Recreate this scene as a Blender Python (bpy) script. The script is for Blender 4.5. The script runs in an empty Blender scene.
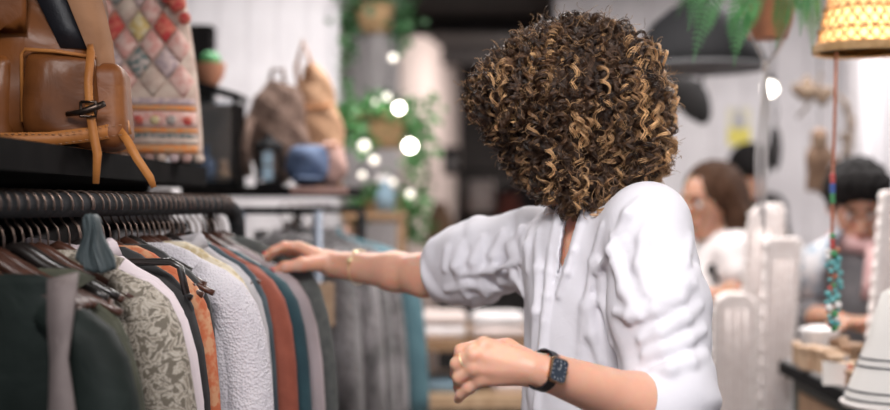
import bpy, bmesh, math, random
import numpy as np
from mathutils import Vector, Matrix
random.seed(7); rng = np.random.default_rng(7)
PI = math.pi
sc = bpy.context.scene
C = sc.collection

# ------------------------------------------------------------------ camera, world, lights, exposure
FPX = 1236.1; CZ = 1.40
cam = bpy.data.cameras.new('camera'); cam.lens = 50; cam.sensor_width = 36; cam.sensor_fit = 'HORIZONTAL'
camo = bpy.data.objects.new('camera', cam); C.objects.link(camo)
camo.location = (0, 0, CZ); camo.rotation_euler = (PI/2, 0, 0)
cam.dof.use_dof = True; cam.dof.focus_distance = 1.93; cam.dof.aperture_fstop = 1.6
cam.clip_start = 0.05
sc.camera = camo
w = bpy.data.worlds.new('world'); sc.world = w; w.use_nodes = True
w.node_tree.nodes['Background'].inputs[0].default_value = (0.86, 0.90, 1.0, 1)
w.node_tree.nodes['Background'].inputs[1].default_value = 0.80
def area(name, loc, rot, sx, sy, power, col=(1, 1, 1)):
    l = bpy.data.lights.new(name, 'AREA'); l.shape = 'RECTANGLE'; l.size = sx; l.size_y = sy; l.energy = power; l.color = col
    o = bpy.data.objects.new(name, l); C.objects.link(o); o.location = loc; o.rotation_euler = rot
    return o
area('overhead_light_front', (0.75, 1.35, 2.52), (math.radians(8), math.radians(14), 0), 0.9, 0.6, 9, (1, 0.95, 0.90))  # unseen soft light from above right, no fixture modelled
ent = area('fill_light_entrance', (-0.15, 0.35, 2.52), (0, 0, 0), 0.8, 0.6, 9.5, (1, 0.965, 0.95))  # added fill aimed at the woman from the front, no lamp stands here
ent.rotation_euler = (Vector((0.22, 2.1, 1.22))-ent.location).to_track_quat('-Z', 'Y').to_euler(); ent.data.spread = math.radians(80)
area('fill_light_back', (0.55, 3.30, 2.52), (0, 0, 0), 1.2, 0.8, 27, (1, 0.95, 0.92))  # unseen fill over the background, without a fixture
area('fill_light_right', (1.5, 4.6, 2.52), (0, 0, 0), 1.2, 0.8, 32, (1, 0.96, 0.95))  # unseen fill that brightens the right-hand boards
area('fill_light_left', (-0.45, 3.9, 2.52), (0, 0, 0), 0.7, 0.5, 17, (1, 0.96, 0.95))  # unseen fill that brightens the white partition
area('fill_light_corridor', (0.85, 8.7, 2.40), (0, math.radians(38), 0), 0.8, 0.8, 24, (1, 0.90, 0.84))  # unseen fill added to light the pink corridor wall
sc.view_settings.view_transform = 'Standard'
try: sc.view_settings.look = 'None'
except Exception: pass
sc.view_settings.gamma = 1.0; sc.view_settings.use_curve_mapping = False
sc.view_settings.exposure = 0.5
try:
    sc.cycles.use_denoising = True; sc.cycles.max_bounces = 8
except Exception: pass

# ------------------------------------------------------------------ helpers
def P(u, v, d):
    return Vector(((u-445)/FPX*d, d, CZ-(v-205)/FPX*d))

class MB:
    def __init__(s): s.v = []; s.f = []; s.c = None
    def quadstrip(s, rings, close=True, cap=True):
        b = len(s.v); n = len(rings[0])
        for r in rings: s.v.extend([tuple(p) for p in r])
        for i in range(len(rings)-1):
            for j in range(n if close else n-1):
                k = (j+1) % n
                s.f.append((b+i*n+j, b+i*n+k, b+(i+1)*n+k, b+(i+1)*n+j))
        if cap and close:
            s.f.append(tuple(b+j for j in range(n-1, -1, -1)))
            s.f.append(tuple(b+(len(rings)-1)*n+j for j in range(n)))
        return s
    def tube(s, pts, r, n=8, flat=None, cap=True):
        pts = [Vector(p) for p in pts]; m = len(pts)
        rs = r if hasattr(r, '__len__') else [r]*m
        up = Vector((0.123, 0.41, 0.9)).normalized(); rings = []
        for i, p in enumerate(pts):
            t = (pts[min(i+1, m-1)]-pts[max(i-1, 0)])
            t = t.normalized() if t.length > 1e-9 else Vector((0, 0, 1))
            a = up - t*up.dot(t)
            if a.length < 1e-4: a = t.orthogonal()
            a.normalize(); b = t.cross(a); up = a
            rings.append([p + (a*math.cos(2*PI*j/n) + b*math.sin(2*PI*j/n))*rs[i] for j in range(n)])
        return s.quadstrip(rings, True, cap)
    def ribbon(s, pts, side, wd, th):
        # flat strap along pts, width wd along 'side' (vector or list), thickness th
        pts = [Vector(p) for p in pts]; m = len(pts); rings = []
        for i, p in enumerate(pts):
            t = (pts[min(i+1, m-1)]-pts[max(i-1, 0)]).normalized()
            sd = Vector(side[i] if isinstance(side, list) else side)
            sd = (sd - t*sd.dot(t)).normalized(); n = t.cross(sd)
            w_ = wd[i] if isinstance(wd, list) else wd
            rings.append([p+sd*w_/2+n*th/2, p-sd*w_/2+n*th/2, p-sd*w_/2-n*th/2, p+sd*w_/2-n*th/2])
        return s.quadstrip(rings)
    def lathe(s, c, prof, n=24, axis=None):
        c = Vector(c); rings = []
        R = Matrix.Identity(3) if axis is None else Vector((0, 0, 1)).rotation_difference(Vector(axis)).to_matrix()
        for r, z in prof:
            rings.append([c + R @ Vector((r*math.cos(2*PI*j/n), r*math.sin(2*PI*j/n), z)) for j in range(n)])
        return s.quadstrip(rings)
    def box(s, lo, hi, M=None):
        b = len(s.v)
        for x in (lo[0], hi[0]):
            for y in (lo[1], hi[1]):
                for z in (lo[2], hi[2]):
                    p = Vector((x, y, z)); s.v.append(tuple(M @ p if M else p))
        for q in ((0, 1, 3, 2), (4, 6, 7, 5), (0, 4, 5, 1), (2, 3, 7, 6), (0, 2, 6, 4), (1, 5, 7, 3)):
            s.f.append(tuple(b+i for i in q))
        return s
    def ell(s, c, r, n=16, m=10, M=None, fn=None):
        b = len(s.v); c = Vector(c); r = r if hasattr(r, '__len__') else (r, r, r)
        rings = []
        for i in range(1, m):
            th = PI*i/m; ring = []
            for j in range(n):
                ph = 2*PI*j/n
                q = Vector((math.sin(th)*math.cos(ph), math.sin(th)*math.sin(ph), -math.cos(th)))
                k = fn(q) if fn else 1
                q = Vector((q.x*r[0]*k, q.y*r[1]*k, q.z*r[2]*k))
                ring.append(c + (M @ q if M else q))
            rings.append(ring)
        return s.quadstrip(rings)
    def prism(s, poly, fr, th):
        # poly: 2d outline (x,z), fr: function (x, z, t)->world, extruded +-th/2
        n = len(poly); b = len(s.v)
        for t in (-th/2, th/2):
            for x, z in poly: s.v.append(tuple(fr(x, z, t)))
        s.f.append(tuple(range(b, b+n))); s.f.append(tuple(range(b+2*n-1, b+n-1, -1)))
        for i in range(n):
            j = (i+1) % n; s.f.append((b+i, b+n+i, b+n+j, b+j))
        return s
    def mesh(s, name, m, smooth=True):
        me = bpy.data.meshes.new(name)
        me.from_pydata([tuple(p) for p in s.v], [], s.f)
        bm = bmesh.new(); bm.from_mesh(me); bmesh.ops.recalc_face_normals(bm, faces=bm.faces[:]); bm.to_mesh(me); bm.free()
        if smooth: me.polygons.foreach_set('use_smooth', [True]*len(me.polygons))
        if m is not None: me.materials.append(m)
        me.update()
        return me

def link(name, me, parent=None):
    o = bpy.data.objects.new(name, me); C.objects.link(o)
    if parent is not None: o.parent = parent
    return o
def tag(o, label, cat, group=None, kind=None):
    o['label'] = label; o['category'] = cat
    if group: o['group'] = group
    if kind: o['kind'] = kind
    return o
def thing(name, label, cat, base=(0, 0, 0), group=None, rot=(0, 0, 0)):
    o = bpy.data.objects.new(name, None); C.objects.link(o); o.location = base; o.rotation_euler = rot
    o.empty_display_size = 0.05
    return tag(o, label, cat, group)
def part(name, mb, m, parent, world=True, smooth=True, autos=None):
    """mesh part; geometry is given in world coordinates unless world=False"""
    o = link(name, mb.mesh(name, m, smooth), parent)
    if world:
        off = Vector(parent.location)
        if parent.parent is not None: off = off + Vector(parent.parent.location)
        o.location = -off
    if autos: smooth_by_angle(o, autos)
    return o
def smooth_by_angle(o, deg=35):
    me = o.data
    bm = bmesh.new(); bm.from_mesh(me); a = math.radians(deg)
    for e in bm.edges:
        if len(e.link_faces) == 2 and e.calc_face_angle(0) > a: e.smooth = False
    bm.to_mesh(me); bm.free()
def single(name, mb, m, label, cat, group=None, smooth=True, autos=None, kind=None):
    vs = np.array([tuple(v) for v in mb.v]); lo, hi = vs.min(0), vs.max(0)
    b = Vector(((lo[0]+hi[0])/2, (lo[1]+hi[1])/2, lo[2]))
    mb.v = [tuple(Vector(v)-b) for v in mb.v]
    o = link(name, mb.mesh(name, m, smooth)); o.location = b
    if autos: smooth_by_angle(o, autos)
    return tag(o, label, cat, group, kind)
def struct(name, mb, m, parent=None, smooth=False):
    o = link(name, mb.mesh(name, m, smooth), parent)
    if parent is None: o['kind'] = 'structure'
    return o
def bevel(o, w_=0.003, seg=2):
    m = o.modifiers.new('bevel', 'BEVEL'); m.width = w_; m.segments = seg; m.limit_method = 'ANGLE'
    return o

# ------------------------------------------------------------------ materials
def mat(name, col, rough=0.6, metal=0.0, col2=None, nscale=20, ramp=(0.4, 0.6), bump=None, sss=0, emit=None, estr=0,
        sheen=0, trans=0, coat=0, spec=None, tex='noise', distort=0.0, detail=4, col3=None, attr=None, alpha=None, stretch=(1, 1, 1), sssr=(1, .35, .2)):
    m = bpy.data.materials.new(name); m.use_nodes = True
    nt = m.node_tree; N = nt.nodes; L = nt.links; b = N['Principled BSDF']
    b.inputs['Base Color'].default_value = (*col, 1); b.inputs['Roughness'].default_value = rough
    b.inputs['Metallic'].default_value = metal
    if spec is not None: b.inputs['Specular IOR Level'].default_value = spec
    if sss:
        b.inputs['Subsurface Weight'].default_value = 1.0; b.inputs['Subsurface Scale'].default_value = sss
        b.inputs['Subsurface Radius'].default_value = sssr
    if emit: b.inputs['Emission Color'].default_value = (*emit, 1); b.inputs['Emission Strength'].default_value = estr
    if sheen: b.inputs['Sheen Weight'].default_value = sheen; b.inputs['Sheen Roughness'].default_value = 0.5
    if trans: b.inputs['Transmission Weight'].default_value = trans
    if coat: b.inputs['Coat Weight'].default_value = coat; b.inputs['Coat Roughness'].default_value = 0.15
    if alpha is not None: b.inputs['Alpha'].default_value = alpha
    tc = N.new('ShaderNodeTexCoord'); mp = N.new('ShaderNodeMapping'); mp.inputs['Scale'].default_value = stretch
    L.new(tc.outputs['Object'], mp.inputs[0])
    def texnode(kind, scale, dist=0.0):
        if kind == 'voronoi':
            t = N.new('ShaderNodeTexVoronoi'); t.inputs['Scale'].default_value = scale; o = t.outputs['Distance']
        elif kind == 'edge':
            t = N.new('ShaderNodeTexVoronoi'); t.feature = 'DISTANCE_TO_EDGE'; t.inputs['Scale'].default_value = scale; o = t.outputs['Distance']
        elif kind == 'wave':
            t = N.new('ShaderNodeTexWave'); t.inputs['Scale'].default_value = scale; t.inputs['Distortion'].default_value = dist
            t.inputs['Detail'].default_value = 2; o = t.outputs['Fac']
        else:
            t = N.new('ShaderNodeTexNoise'); t.inputs['Scale'].default_value = scale; t.inputs['Detail'].default_value = detail
            t.inputs['Distortion'].default_value = dist; o = t.outputs['Fac']
        L.new(mp.outputs[0], t.inputs['Vector']); return o
    if attr:
        a = N.new('ShaderNodeAttribute'); a.attribute_name = attr; L.new(a.outputs['Color'], b.inputs['Base Color'])
    elif col2 is not None:
        o = texnode(tex, nscale, distort)
        r = N.new('ShaderNodeValToRGB'); e = r.color_ramp.elements
        e[0].position = ramp[0]; e[0].color = (*col, 1); e[1].position = ramp[1]; e[1].color = (*col2, 1)
        if col3 is not None:
            k = r.color_ramp.elements.new(min(.99, ramp[1]+(ramp[1]-ramp[0]))); k.color = (*col3, 1)
        L.new(o, r.inputs[0]); L.new(r.outputs[0], b.inputs['Base Color'])
    if bump:
        kind, scale, strength = bump[:3]; dist = bump[3] if len(bump) > 3 else 0.002
        o = texnode(kind, scale, 1.0)
        bp = N.new('ShaderNodeBump'); bp.inputs['Strength'].default_value = strength; bp.inputs['Distance'].default_value = dist
        L.new(o, bp.inputs['Height']); L.new(bp.outputs[0], b.inputs['Normal'])
    return m

M = {}
M['wall_white'] = mat('wall_white', (.80, .77, .79), .7, col2=(.74, .71, .73), nscale=6, bump=('noise', 40, .15))
M['wall_grey'] = mat('wall_grey', (.62, .59, .60), .8, col2=(.55, .52, .53), nscale=3, bump=('noise', 30, .2))
M['wall_pink'] = mat('wall_pink', (.66, .57, .54), .8, col2=(.60, .51, .49), nscale=3)
M['wall_dark'] = mat('wall_dark', (.055, .05, .05), .85, col2=(.04, .037, .037), nscale=5)
M['ceiling'] = mat('ceiling_dark', (.035, .032, .033), .85, col2=(.05, .045, .045), nscale=4)
M['floor'] = mat('floor_wood', (.20, .13, .085), .5, col2=(.14, .09, .06), nscale=6, stretch=(1, 8, 1), bump=('noise', 30, .2))
M['black_wood'] = mat('black_wood', (.006, .0055, .0055), .85, spec=.05, col2=(.010, .009, .009), nscale=15, stretch=(6, 1, 1))
M['wood'] = mat('warm_wood', (.36, .22, .12), .5, col2=(.26, .15, .08), nscale=14, stretch=(1, 6, 6))
M['wood_pale'] = mat('pale_wood', (.55, .38, .24), .55, col2=(.44, .29, .17), nscale=30, stretch=(1, 5, 1))
M['skin'] = mat('skin', (.74, .43, .315), .44, col2=(.66, .355, .255), nscale=22, ramp=(.35, .75), sss=.006, bump=('noise', 260, .10, .001))
M['skin_b'] = mat('skin_tan', (.52, .29, .20), .5, col2=(.47, .25, .17), nscale=20, sss=.006)
M['lips'] = mat('lips', (.45, .16, .14), .4)
M['nail'] = mat('nail_pale', (.72, .42, .34), .25)
M['nail_red'] = mat('nail_red', (.62, .04, .05), .2, coat=.5)
M['shirt'] = mat('white_cotton', (.73, .715, .77), .8, spec=.2, col2=(.70, .685, .74), nscale=9, bump=('noise', 34, .16, .005), sheen=.1)
M['jeans'] = mat('dark_denim', (.03, .04, .07), .8, col2=(.045, .055, .09), nscale=200)
M['shoe'] = mat('black_shoe', (.02, .02, .02), .5)
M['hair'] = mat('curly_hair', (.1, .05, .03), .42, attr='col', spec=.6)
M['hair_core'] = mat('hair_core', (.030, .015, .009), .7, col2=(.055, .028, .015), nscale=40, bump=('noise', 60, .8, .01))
M['gold'] = mat('rose_gold', (.85, .55, .32), .25, 1.0)
M['gold_pale'] = mat('pale_gold', (.95, .78, .48), .38, .7)
M['strap_black'] = mat('black_leather', (.014, .014, .018), .45, bump=('noise', 200, .3))
M['dial'] = mat('blue_grey_dial', (.035, .05, .075), .25, .3, coat=.6)
M['dial_mark'] = mat('dial_marker', (.8, .8, .8), .3, .5)
M['black_metal'] = mat('black_metal', (.008, .008, .009), .7, 0, spec=.12)
M['grey_metal'] = mat('grey_metal', (.10, .10, .105), .7, 0)
M['chrome'] = mat('blue_chrome', (.16, .18, .22), .5, .5)
M['rail'] = mat('wrapped_rail', (.020, .021, .023), .8, spec=.12, col2=(.034, .034, .037), nscale=60, bump=('noise', 80, .5))
M['hook'] = mat('bronze_wire', (.16, .11, .09), .3, .8)
M['hanger_black'] = mat('hanger_black', (.018, .014, .013), .3, coat=.4)
M['hanger_brown'] = mat('hanger_brown', (.07, .028, .018), .28, col2=(.045, .02, .014), nscale=30, coat=.5)
M['leather'] = mat('brown_leather', (.20, .066, .017), .34, col2=(.075, .025, .008), nscale=9, ramp=(.35, .7), bump=('noise', 16, .30, .008), spec=.25)
M['leather_tan'] = mat('tan_leather', (.42, .165, .042), .5, spec=.3, col2=(.34, .125, .032), nscale=22, bump=('noise', 150, .2))
M['leather_pale'] = mat('pale_suede', (.33, .165, .085), .85, col2=(.27, .13, .065), nscale=18)
M['buckle'] = mat('dark_brass', (.07, .05, .04), .3, .9)
M['terracotta'] = mat('terracotta', (.48, .21, .12), .7, col2=(.40, .17, .10), nscale=20)
M['cactus'] = mat('cactus_green', (.05, .24, .08), .6, bump=('voronoi', 90, .5))
M['leaf'] = mat('leaf_green', (.06, .19, .055), .5, col2=(.10, .28, .09), nscale=14)
M['leaf_dark'] = mat('leaf_dark', (.035, .11, .04), .5, col2=(.06, .17, .06), nscale=14)
M['fern'] = mat('fern_green', (.055, .20, .06), .45, col2=(.12, .34, .12), nscale=18)
M['fern_dark'] = mat('fern_dark', (.035, .10, .04), .5, col2=(.06, .15, .06), nscale=18)
M['stem'] = mat('plant_stem', (.09, .12, .04), .6)
M['basket'] = mat('wicker', (.52, .34, .18), .7, col2=(.38, .23, .11), nscale=60, tex='wave', distort=2, bump=('wave', 60, .6, .004))
M['bulb'] = mat('bulb_glow', (1, .95, .85), .4, emit=(1, .93, .82), estr=11)
M['bulb_soft'] = mat('bulb_soft', (1, .95, .85), .4, emit=(1, .92, .80), estr=.9)
M['cord'] = mat('dark_cord', (.03, .03, .03), .7)
M['string'] = mat('grey_string', (.55, .52, .52), .8)
M['fur'] = mat('grey_fur', (.07, .063, .066), .9, col2=(.34, .31, .325), nscale=16, stretch=(1, 1, .6), ramp=(.36, .68), bump=('noise', 90, 1.0, .02), sheen=.4)
M['fur2'] = mat('dark_fur', (.07, .063, .066), .9, col2=(.25, .23, .24), nscale=16, stretch=(1, 1, .6), ramp=(.36, .7), bump=('noise', 90, 1.0, .02), sheen=.4)
M['teal_coat'] = mat('teal_wool', (.10, .20, .235), .85, col2=(.08, .165, .20), nscale=20)
M['rattan'] = mat('rattan', (.62, .40, .20), .6, col2=(.50, .30, .13), nscale=40)
M['shade'] = mat('lamp_shade_paper', (.85, .62, .36), .8, col2=(.78, .54, .30), nscale=30)
_n = M['shade'].node_tree; _t = _n.nodes.new('ShaderNodeBsdfTranslucent'); _t.inputs[0].default_value = (.95, .78, .56, 1)
_m = _n.nodes.new('ShaderNodeMixShader'); _m.inputs[0].default_value = .65; _o = [x for x in _n.nodes if x.type == 'OUTPUT_MATERIAL'][0]
_n.links.new(_n.nodes['Principled BSDF'].outputs[0], _m.inputs[1]); _n.links.new(_t.outputs[0], _m.inputs[2]); _n.links.new(_m.outputs[0], _o.inputs[0])
M['copper'] = mat('copper_rope', (.50, .20, .13), .6, col2=(.42, .16, .10), nscale=120)
M['lace'] = mat('white_lace', (.84, .77, .75), .85, col2=(.76, .68, .66), nscale=55, tex='voronoi', ramp=(.3, .8), bump=('voronoi', 90, .35, .003))
M['pearl'] = mat('pearl_bead', (.80, .75, .73), .35)
M['porcelain'] = mat('porcelain', (.78, .75, .75), .35)
M['green_cab'] = mat('dark_green_paint', (.035, .055, .048), .5, col2=(.05, .07, .06), nscale=9)
M['glass_top'] = mat('counter_top', (.36, .35, .35), .25, col2=(.30, .29, .29), nscale=6)
M['bag_cream'] = mat('bag_cream', (.62, .50, .42), .85, col2=(.50, .36, .30), nscale=40)
M['pink'] = mat('patch_pink', (.62, .30, .26), .85, col2=(.72, .50, .44), nscale=60)
M['orange'] = mat('patch_orange', (.72, .24, .06), .85, col2=(.60, .32, .16), nscale=70)
M['yellow'] = mat('patch_yellow', (.60, .43, .16), .85, col2=(.66, .56, .36), nscale=70)
M['red'] = mat('patch_red', (.50, .05, .05), .85, col2=(.60, .18, .12), nscale=70)
M['lilac'] = mat('patch_lilac', (.40, .30, .32), .85, col2=(.60, .46, .44), nscale=70)
M['teal_p'] = mat('patch_teal', (.10, .16, .16), .85, col2=(.5, .4, .36), nscale=90)
M['fluff_brown'] = mat('brown_plush', (.15, .092, .070), .95, col2=(.25, .165, .13), nscale=25, bump=('noise', 60, 1, .02))
M['fluff_tan'] = mat('tan_canvas', (.46, .275, .165), .9, col2=(.37, .215, .125), nscale=20, bump=('noise', 50, .6, .01))
M['denim_blue'] = mat('denim_blue', (.06, .09, .17), .8, col2=(.09, .13, .22), nscale=30)
M['dusty_pink'] = mat('dusty_pink', (.50, .32, .28), .9, col2=(.42, .26, .23), nscale=20)
M['glass'] = mat('glass_pane', (.75, .80, .84), .06, trans=.95, spec=.2)
M['mirror'] = mat('mirror_pane', (.16, .115, .09), .35, .2)
M['blue_glow'] = mat('blue_bottle', (.50, .68, .82), .15, trans=.3)
M['yellow_card'] = mat('yellow_card', (.80, .70, .16), .7)
M['cream_card'] = mat('cream_card', (.78, .74, .58), .7)
M['grey_ink'] = mat('grey_ink', (.45, .44, .50), .7)
M['dried'] = mat('dried_leaf', (.13, .085, .055), .85, col2=(.19, .13, .085), nscale=30)
M['doll'] = mat('straw_brown', (.25, .155, .10), .9, col2=(.18, .11, .075), nscale=40)
M['white_tee'] = mat('white_tee', (.80, .75, .75), .85, col2=(.67, .63, .63), nscale=12)
M['black_cloth'] = mat('black_cloth', (.011, .010, .010), .9, col2=(.017, .015, .015), nscale=14)
M['hair_brown'] = mat('brown_hair', (.030, .014, .008), .75, spec=.15, col2=(.085, .041, .023), nscale=60, stretch=(4, 4, .5), bump=('noise', 120, .5, .004))
M['hair_black'] = mat('black_hair', (.007, .006, .006), .8, spec=.2, col2=(.012, .010, .010), nscale=60, bump=('noise', 120, .6, .006))
M['eye_white'] = mat('eye_white', (.75, .72, .70), .3)
M['eye_dark'] = mat('eye_dark', (.03, .018, .012), .2)
M['grey_shirt'] = mat('grey_shirt', (.20, .19, .20), .85, col2=(.15, .145, .155), nscale=16)
M['scarf_blue'] = mat('scarf_blue', (.30, .38, .46), .85, col2=(.62, .60, .62), nscale=14, ramp=(.42, .55))
M['scarf_pink'] = mat('scarf_pink', (.58, .38, .37), .85, col2=(.50, .30, .30), nscale=20)
M['turq'] = mat('turquoise_bead', (.08, .34, .36), .35, col2=(.20, .50, .50), nscale=60)
M['bead_red'] = mat('bead_red', (.50, .07, .06), .35)
M['bead_blue'] = mat('bead_blue', (.06, .12, .40), .35)
M['bead_green'] = mat('bead_green', (.07, .30, .12), .35)
M['white_panel'] = mat('white_panel', (.66, .64, .66), .6)
M['thread'] = mat('black_thread', (.03, .035, .045), .8)
M['tan_box'] = mat('kraft_box', (.52, .36, .24), .7, col2=(.44, .29, .19), nscale=30)
M['tan_box2'] = mat('brown_box', (.36, .22, .13), .7, col2=(.30, .18, .11), nscale=30)
M['card'] = mat('white_card', (.78, .75, .72), .7)
M['linen'] = mat('folded_linen', (.66, .56, .53), .85, col2=(.58, .49, .46), nscale=9)
M['slate_cloth'] = mat('slate_cloth', (.16, .24, .30), .85)
M['dark_cloth'] = mat('dark_cloth', (.045, .038, .04), .9, col2=(.06, .05, .05), nscale=9)
M['dark_red'] = mat('dark_red_cloth', (.20, .06, .045), .9)

# ------------------------------------------------------------------ implicit surfaces
class SDF:
    def __init__(s, xs, ys, zs):
        s.ax = [np.asarray(a, np.float32) for a in (xs, ys, zs)]
        s.F = np.full([len(a) for a in s.ax], 1.0, np.float32)
    def block(s, lo, hi):
        sl = []; g = []
        for i in range(3):
            a = max(0, int(np.searchsorted(s.ax[i], lo[i]))-1); b = min(len(s.ax[i]), int(np.searchsorted(s.ax[i], hi[i]))+1)
            if b <= a: return None
            sl.append(slice(a, b)); sh = [1, 1, 1]; sh[i] = -1; g.append(s.ax[i][a:b].reshape(sh))
        return tuple(sl), g
    def comb(s, sl, d, k, sub=False):
        A = s.F[sl]
        if sub:
            d = -d; h = np.clip(.5-.5*(A-d)/k, 0, 1) if k > 0 else None
            s.F[sl] = np.maximum(A, d) if k <= 0 else A*(1-h)+d*h + k*h*(1-h)
        else:
            h = np.clip(.5+.5*(A-d)/k, 0, 1)
            s.F[sl] = A*(1-h)+d*h - k*h*(1-h)
    def rc(s, a, b, ra, rb, k=.015, flat=None, sub=False):
        a = np.array(a, np.float32); b = np.array(b, np.float32); m = max(ra, rb)+k+.012
        bl = s.block(np.minimum(a, b)-m, np.maximum(a, b)+m)
        if bl is None: return s
        sl, g = bl
        p = [g[i]-a[i] for i in range(3)]
        ab = b-a
        L2 = max(float((ab*ab).sum()), 1e-9)
        t = np.clip((p[0]*ab[0]+p[1]*ab[1]+p[2]*ab[2])/L2, 0, 1)
        q = [p[i]-t*ab[i] for i in range(3)]
        if flat is not None:
            n, sf = flat; dn = (q[0]*n[0]+q[1]*n[1]+q[2]*n[2])*(1/sf-1)
            q = [q[i]+dn*n[i] for i in range(3)]
        d = np.sqrt(q[0]**2+q[1]**2+q[2]**2) - (ra+(rb-ra)*t)
        s.comb(sl, d, k, sub); return s
    def chain(s, pts, rs, k=.008, flat=None):
        for i in range(len(pts)-1): s.rc(pts[i], pts[i+1], rs[i], rs[i+1], k, flat)
        return s
    def el(s, c, r, R=None, k=.015, sub=False):
        c = np.array(c, np.float32); r = np.array(r, np.float32); m = float(r.max())+k+.012
        bl = s.block(c-m, c+m)
        if bl is None: return s
        sl, g = bl; p = [g[i]-c[i] for i in range(3)]
        if R is not None:
            R = np.array(R, np.float32)
            p = [p[0]*R[i][0]+p[1]*R[i][1]+p[2]*R[i][2] for i in range(3)]
        q = np.sqrt((p[0]/r[0])**2+(p[1]/r[1])**2+(p[2]/r[2])**2)
        q2 = np.sqrt((p[0]/r[0]**2)**2+(p[1]/r[1]**2)**2+(p[2]/r[2]**2)**2)+1e-6
        s.comb(sl, q*(q-1)/q2, k, sub); return s
    def cutplane(s, c, n, lo, hi):
        bl = s.block(lo, hi); sl, g = bl; n = Vector(n).normalized()
        s.F[sl] = np.maximum(s.F[sl], (g[0]-c[0])*n.x+(g[1]-c[1])*n.y+(g[2]-c[2])*n.z); return s
    def warp(s, lo, hi, fn):
        bl = s.block(lo, hi)
        if bl is None: return s
        sl, g = bl; s.F[sl] = s.F[sl] + fn(*g); return s
    def mesh(s):
        F = s.F; ins = F < 0
        nx, ny, nz = F.shape
        cnt = np.zeros((nx-1, ny-1, nz-1), np.uint8)
        for i in (0, 1):
            for j in (0, 1):
                for k in (0, 1): cnt += ins[i:nx-1+i, j:ny-1+j, k:nz-1+k]
        act = (cnt > 0) & (cnt < 8)
        I = np.argwhere(act); n = len(I)
        idx = np.full(act.shape, -1, np.int32); idx[act] = np.arange(n)
        acc = np.zeros((n, 3)); num = np.zeros(n)
        cs = [(i, j, k) for i in (0, 1) for j in (0, 1) for k in (0, 1)]
        val = {c: F[I[:, 0]+c[0], I[:, 1]+c[1], I[:, 2]+c[2]] for c in cs}
        pos = {c: np.stack([s.ax[d][I[:, d]+c[d]] for d in range(3)], 1) for c in cs}
        for c in cs:
            for d in range(3):
                if c[d] == 0:
                    e = list(c); e[d] = 1; e = tuple(e)
                    a, b = val[c], val[e]; m = (a < 0) != (b < 0)
                    t = np.where(m, a/np.where(np.abs(a-b) < 1e-12, 1, a-b), 0)
                    acc += np.where(m[:, None], pos[c]+(pos[e]-pos[c])*t[:, None], 0); num += m
        V = acc/np.maximum(num, 1)[:, None]
        Q = []
        for d in range(3):
            a = [slice(None)]*3; b = [slice(None)]*3; a[d] = slice(0, -1); b[d] = slice(1, None)
            A = ins[tuple(a)]; B = ins[tuple(b)]; X = np.argwhere(A != B)
            o1, o2 = [(1, 2), (2, 0), (0, 1)][d]
            ok = (X[:, o1] > 0) & (X[:, o2] > 0) & (X[:, o1] < F.shape[o1]-1) & (X[:, o2] < F.shape[o2]-1); X = X[ok]
            fl = A[X[:, 0], X[:, 1], X[:, 2]]
            def g(p, q):
                Y = X.copy(); Y[:, o1] -= p; Y[:, o2] -= q; return idx[Y[:, 0], Y[:, 1], Y[:, 2]]
            q = np.stack([g(1, 1), g(0, 1), g(0, 0), g(1, 0)], 1)
            q[~fl] = q[~fl][:, ::-1]
            Q.append(q)
        Q = np.concatenate(Q); return V, Q
    def build(s, name, m, parent=None, base=None, smooth=0):
        V, Q = s.mesh()
        for _ in range(smooth):
            acc = np.zeros_like(V); cn = np.zeros(len(V))
            for a, b in ((0, 1), (1, 2), (2, 3), (3, 0)):
                np.add.at(acc, Q[:, a], V[Q[:, b]]); np.add.at(acc, Q[:, b], V[Q[:, a]])
                np.add.at(cn, Q[:, a], 1); np.add.at(cn, Q[:, b], 1)
            V = V*.5 + .5*acc/np.maximum(cn, 1)[:, None]
        if base is not None: V = V - np.array(base)
        elif parent is not None: V = V - np.array(parent.location)
        me = np_mesh(name, V, Q, m)
        return link(name, me, parent)
def np_mesh(name, V, Q, m, smooth=True):
    me = bpy.data.meshes.new(name); k = Q.shape[1]
    me.vertices.add(len(V)); me.vertices.foreach_set('co', np.ascontiguousarray(V, np.float32).ravel())
    me.loops.add(Q.size); me.loops.foreach_set('vertex_index', np.ascontiguousarray(Q, np.int32).ravel())
    me.polygons.add(len(Q)); me.polygons.foreach_set('loop_start', np.arange(0, Q.size, k, dtype=np.int32))
    try: me.polygons.foreach_set('loop_total', np.full(len(Q), k, np.int32))
    except Exception: pass
    if smooth: me.polygons.foreach_set('use_smooth', np.ones(len(Q), bool))
    me.update(calc_edges=True); me.validate()
    if m is not None: me.materials.append(m)
    return me
def axis(lo, hi, h): return np.arange(lo, hi+h, h)
def steps(*seg):
    """non-uniform axis: (lo, hi, h) pieces"""
    a = [np.arange(lo, hi-h*.5, h) for lo, hi, h in seg]; return np.concatenate(a+[[seg[-1][1]]])
def V3(*a): return Vector(a)
def T(p): return (float(p[0]), float(p[1]), float(p[2]))

# ------------------------------------------------------------------ the setting
XL, XR = -1.12, 2.6; YF = -2.2; YB = 10.6; H = 2.6
struct('floor', MB().box((XL-.1, YF, -.05), (XR+.1, YB+.1, 0)), M['floor'])
struct('ceiling', MB().box((XL-.1, YF, H), (XR+.1, YB+.1, H+.06)), M['ceiling'])
struct('wall_left', MB().box((XL-.08, YF, 0), (XL, YB, H)), M['wall_dark'])
struct('wall_right', MB().box((XR, YF, 0), (XR+.08, YB, H)), M['wall_white'])
struct('wall_back', MB().box((XL, YB, 0), (XR, YB+.08, H)), M['wall_dark'])
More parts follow.
